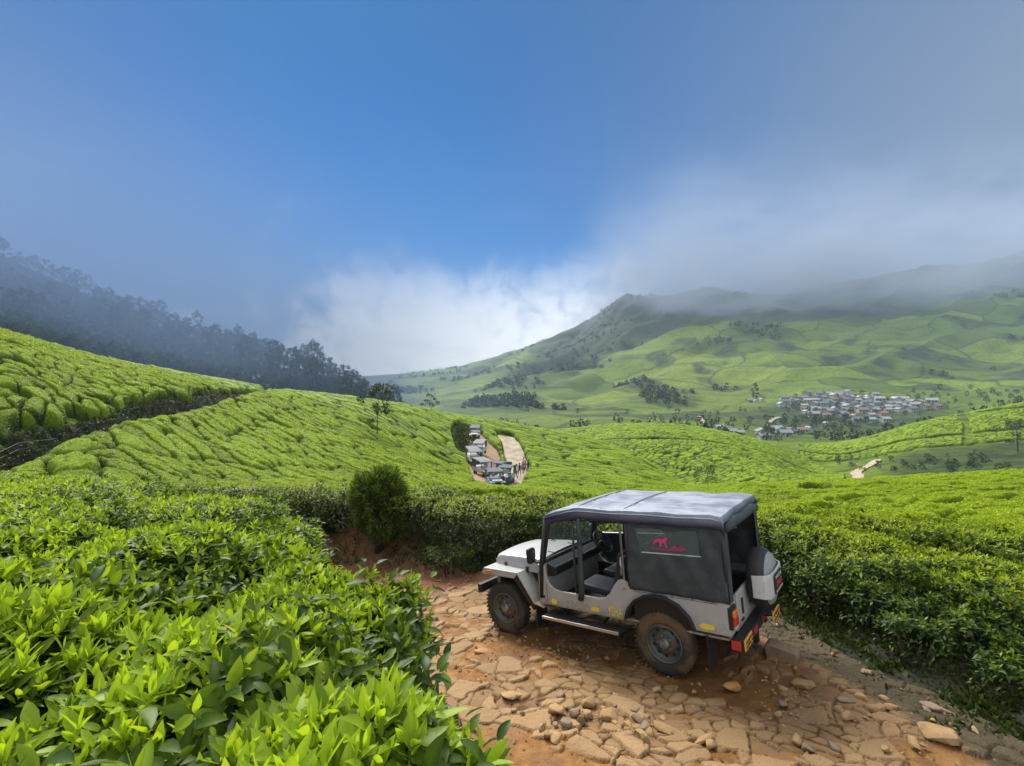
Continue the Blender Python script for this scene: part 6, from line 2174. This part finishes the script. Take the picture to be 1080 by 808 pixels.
for i, (lb, p, q_, a, b, c, m_) in enumerate(BIG):
    rock(lb, p, q_, a, b, c, 900 + i, m_, rz=random.uniform(-.6, .3))
small = []
for i in range(48):
    u = random.random()
    if u < 0.5:
        p, q_ = random.gauss(625, 45), random.gauss(757, 14)
    elif u < 0.75:
        p, q_ = random.uniform(660, 860), random.uniform(728, 800)
    else:
        p, q_ = random.uniform(820, 1060), random.uniform(690, 800)
    x, y = on_road_pt(p, q_)
    if min(-sd_back(np.array([x]), np.array([y]))[0], -sd_plat(np.array([x]), np.array([y]))[0] - 1.0) < 0.15:
        continue
    s_ = random.uniform(0.05, 0.13)
    rock('small loose stone lying among the bigger rocks of the stony road', p, q_, s_ * 1.3, s_, s_ * .7, 1000 + i, random.choice(('rock', 'rock', 'rock2')), group='small loose stones on the stony road')
# grit and gravel over the road (one mass)
g = np.random.default_rng(77)
n = 9000
gx_, gy_ = g.uniform(-2.5, 5.2, n), g.uniform(3.6, 11.0, n)
ok = (np.minimum(-sd_back(gx_, gy_), -sd_plat(gx_, gy_) - 0.95) > 0.05) & (g.random(n) < 0.15 + 0.85 * sstep(-0.1, 0.35, fbm(gx_ / 0.6, gy_ / 0.6, 611, 3)))
gx_, gy_ = gx_[ok], gy_[ok]
n = len(gx_)
sz = np.exp(g.normal(math.log(0.013), 0.5, n)).clip(0.005, 0.05)
base = np.array([(1, 0, 0), (-.9, .1, 0), (.1, 1, .1), (-.1, -.9, 0), (0.1, 0.1, .8), (0, 0, -.6)], float)
V = base[None] * g.uniform(0.6, 1.3, (n, 6, 1)) + g.normal(0, .15, (n, 6, 3))
an = g.uniform(0, 6.28, n)
ca_, sa_ = np.cos(an)[:, None], np.sin(an)[:, None]
V = np.stack([V[..., 0] * ca_ - V[..., 1] * sa_, V[..., 0] * sa_ + V[..., 1] * ca_, V[..., 2]], -1) * sz[:, None, None]
V = V + np.stack([gx_, gy_, ground(gx_, gy_) + fbm(gx_ / 1.4, gy_ / 1.4, 305, 3) * 0.05 + 0.022], -1)[:, None, :]
ft = np.array([[0, 2, 4], [2, 1, 4], [1, 3, 4], [3, 0, 4], [2, 0, 5], [1, 2, 5], [3, 1, 5], [0, 3, 5]])
Fg = (ft[None] + (np.arange(n) * 6)[:, None, None]).reshape(-1, 3)
tag(mk('gravel', V.reshape(-1, 3), [Fg], M['rock'], smooth=False), 'grit and small gravel scattered over the road', 'gravel', kind='stuff')
# cut stone block beside the muddy hole at the jeep tail
x, y = on_road_pt(818, 714)
blk = MB().prism([(-.17, -.30), (.15, -.27), (.19, .02), (.14, .05), (-.15, .04), (-.18, 0)], 'x', -.12, .12).build('stone_block', M['rock2'], None, bevel=0.02)
blk.location = (x + 0.28, y + 0.35, float(ground(np.array([x]), np.array([y]))[0]) + 0.14)
blk.rotation_euler = (0.05, 0.04, 0.9)
tag(blk, 'squared brown stone block beside the muddy hole right of the jeep tail', 'stone block')
# wire fence above the cut bank at the left edge
wf = empty('wire_fence')
fx_, fy_ = (-0.0 - 540 + 60) / F * 27.0, 27.0
wf.location = (0, 0, 0)
pts = []
for i, p in enumerate((-60, -20, 20, 60)):
    yy = np.interp(p, [a for a, b in _bank], [b for a, b in _bank]) - 0.6
    xx = (p - 540) / F * yy
    zz = float(top(np.array([xx]), np.array([yy]))[0]) - 0.3
    pts.append((xx, yy, zz))
    MB().tube([(xx, yy, zz - 0.9), (xx, yy, zz + 0.25)], 0.03, 6).build('post', M['bark'], wf)
for dz_ in (0.18, -0.15):
    MB().tube([(a, b, c + dz_) for a, b, c in pts], 0.012, 5).build('wire', M['chrome'], wf)
tag(wf, 'thin wire fence on posts along the earth bank at the left edge', 'fence')


# ------------------------------------------------------------------ air
def volume_material(name, col, dens, aniso=0.2):
    m = bpy.data.materials.new(name)
    m.use_nodes = True
    t = NT(m.node_tree)
    v = t.n('ShaderNodeVolumePrincipled')
    v.inputs['Color'].default_value = (*col, 1)
    v.inputs['Density'].default_value = dens
    v.inputs['Anisotropy'].default_value = aniso
    o = t.n('ShaderNodeOutputMaterial')
    t.link(v.outputs[0], o.inputs[1])
    return m


hz = MB().box(-5200, 5200, -30, 3600, -140, 330).build('haze', volume_material('haze_air', (0.62, 0.78, 1.0), 0.00019, 0.0))
tag(hz, kind='stuff')


def fog(name, label, c, rad, dens, col, scale, lo, hi, core=0.25, squash=1.0):
    """a bank of mist: soft-edged ellipsoid of uneven density"""
    bm = bmesh.new()
    bmesh.ops.create_icosphere(bm, subdivisions=3, radius=1.0)
    me = bpy.data.meshes.new(name)
    bm.to_mesh(me); bm.free()
    m = bpy.data.materials.new(name)
    m.use_nodes = True
    t = NT(m.node_tree)
    oc = t.n('ShaderNodeTexCoord').outputs['Object']
    r = t.vmath('LENGTH', oc)
    fall = t.math('SUBTRACT', 1.0, t.ramp(r, core, 0.97))
    mp = t.n('ShaderNodeMapping')
    t.link(oc, mp.inputs[0])
    k = max(rad)
    mp.inputs['Scale'].default_value = tuple(q / k for q in rad)
    nz = t.ramp(t.noise(mp.outputs[0], scale, 3, 0.55), lo, hi)
    v = t.n('ShaderNodeVolumePrincipled')
    v.inputs['Color'].default_value = (*col, 1)
    v.inputs['Anisotropy'].default_value = 0.0
    t.link(t.math('MULTIPLY', t.math('MULTIPLY', fall, nz), dens), v.inputs['Density'])
    o = t.n('ShaderNodeOutputMaterial')
    t.link(v.outputs[0], o.inputs[1])
    me.materials.append(m)
    ob = bpy.data.objects.new(name, me)
    COL.objects.link(ob)
    ob.location = c
    ob.scale = rad
    return tag(ob, label, 'mist', kind='stuff')


fog('mist', 'blue grey mist lying over the forest hill', (-250, 262, 36), (340, 205, 120), 0.0052, (0.26, 0.39, 0.64), 2.5, 0.0, 0.5, 0.15)
fog('mist', 'thin grey mist drifting through the trees at the right end of the forest', (-95, 195, 6), (120, 90, 60), 0.0055, (0.30, 0.41, 0.60), 2.5, 0.0, 0.5, 0.2)


def cloud_bank(name, label, x0, x1, y0, y1, z0, zm, z1, dens, col, scale, lo, hi):
    """cloud resting on the hills: thickest at height zm, thinning upwards to z1, ragged below"""
    o = MB().box(x0, x1, y0, y1, z0, z1)
    m = bpy.data.materials.new(name)
    m.use_nodes = True
    t = NT(m.node_tree)
    oc = t.n('ShaderNodeTexCoord').outputs['Object']
    sp_ = t.n('ShaderNodeSeparateXYZ')
    t.link(oc, sp_.inputs[0])
    mp = t.n('ShaderNodeMapping')
    t.link(oc, mp.inputs[0])
    mp.inputs['Scale'].default_value = (scale, scale, scale * 2.2)
    nz = t.noise(mp.outputs[0], 1.0, 4, 0.6)
    zz = t.math('ADD', sp_.outputs[2], t.math('MULTIPLY', t.math('SUBTRACT', nz, 0.5), (zm - z0) * 1.3))
    up = t.ramp(zz, z0 + (zm - z0) * 0.35, zm)
    dn = t.math('POWER', t.math('SUBTRACT', 1.0, t.ramp(sp_.outputs[2], zm, z1, False)), 1.6)
    side = t.math('MULTIPLY', t.ramp(sp_.outputs[0], x0, x0 + 260), t.math('MULTIPLY', t.ramp(sp_.outputs[1], y0, y0 + 160), t.math('SUBTRACT', 1.0, t.ramp(sp_.outputs[1], y1 - 160, y1))))
    d = t.math('MULTIPLY', t.math('MULTIPLY', up, dn), t.math('MULTIPLY', side, t.ramp(nz, lo, hi)))
    v = t.n('ShaderNodeVolumePrincipled')
    v.inputs['Color'].default_value = (*col, 1)
    v.inputs['Anisotropy'].default_value = 0.0
    t.link(t.math('MULTIPLY', d, dens), v.inputs['Density'])
    out_ = t.n('ShaderNodeOutputMaterial')
    t.link(v.outputs[0], out_.inputs[1])
    ob = o.build(name, m)
    return tag(ob, label, 'mist', kind='stuff')


cloud_bank('mist', 'ragged grey cloud resting on the right mountain tops', 140, 2300, 860, 1560, 84, 160, 540, 0.0120, (0.55, 0.64, 0.80), 0.0052, 0.30, 0.66)
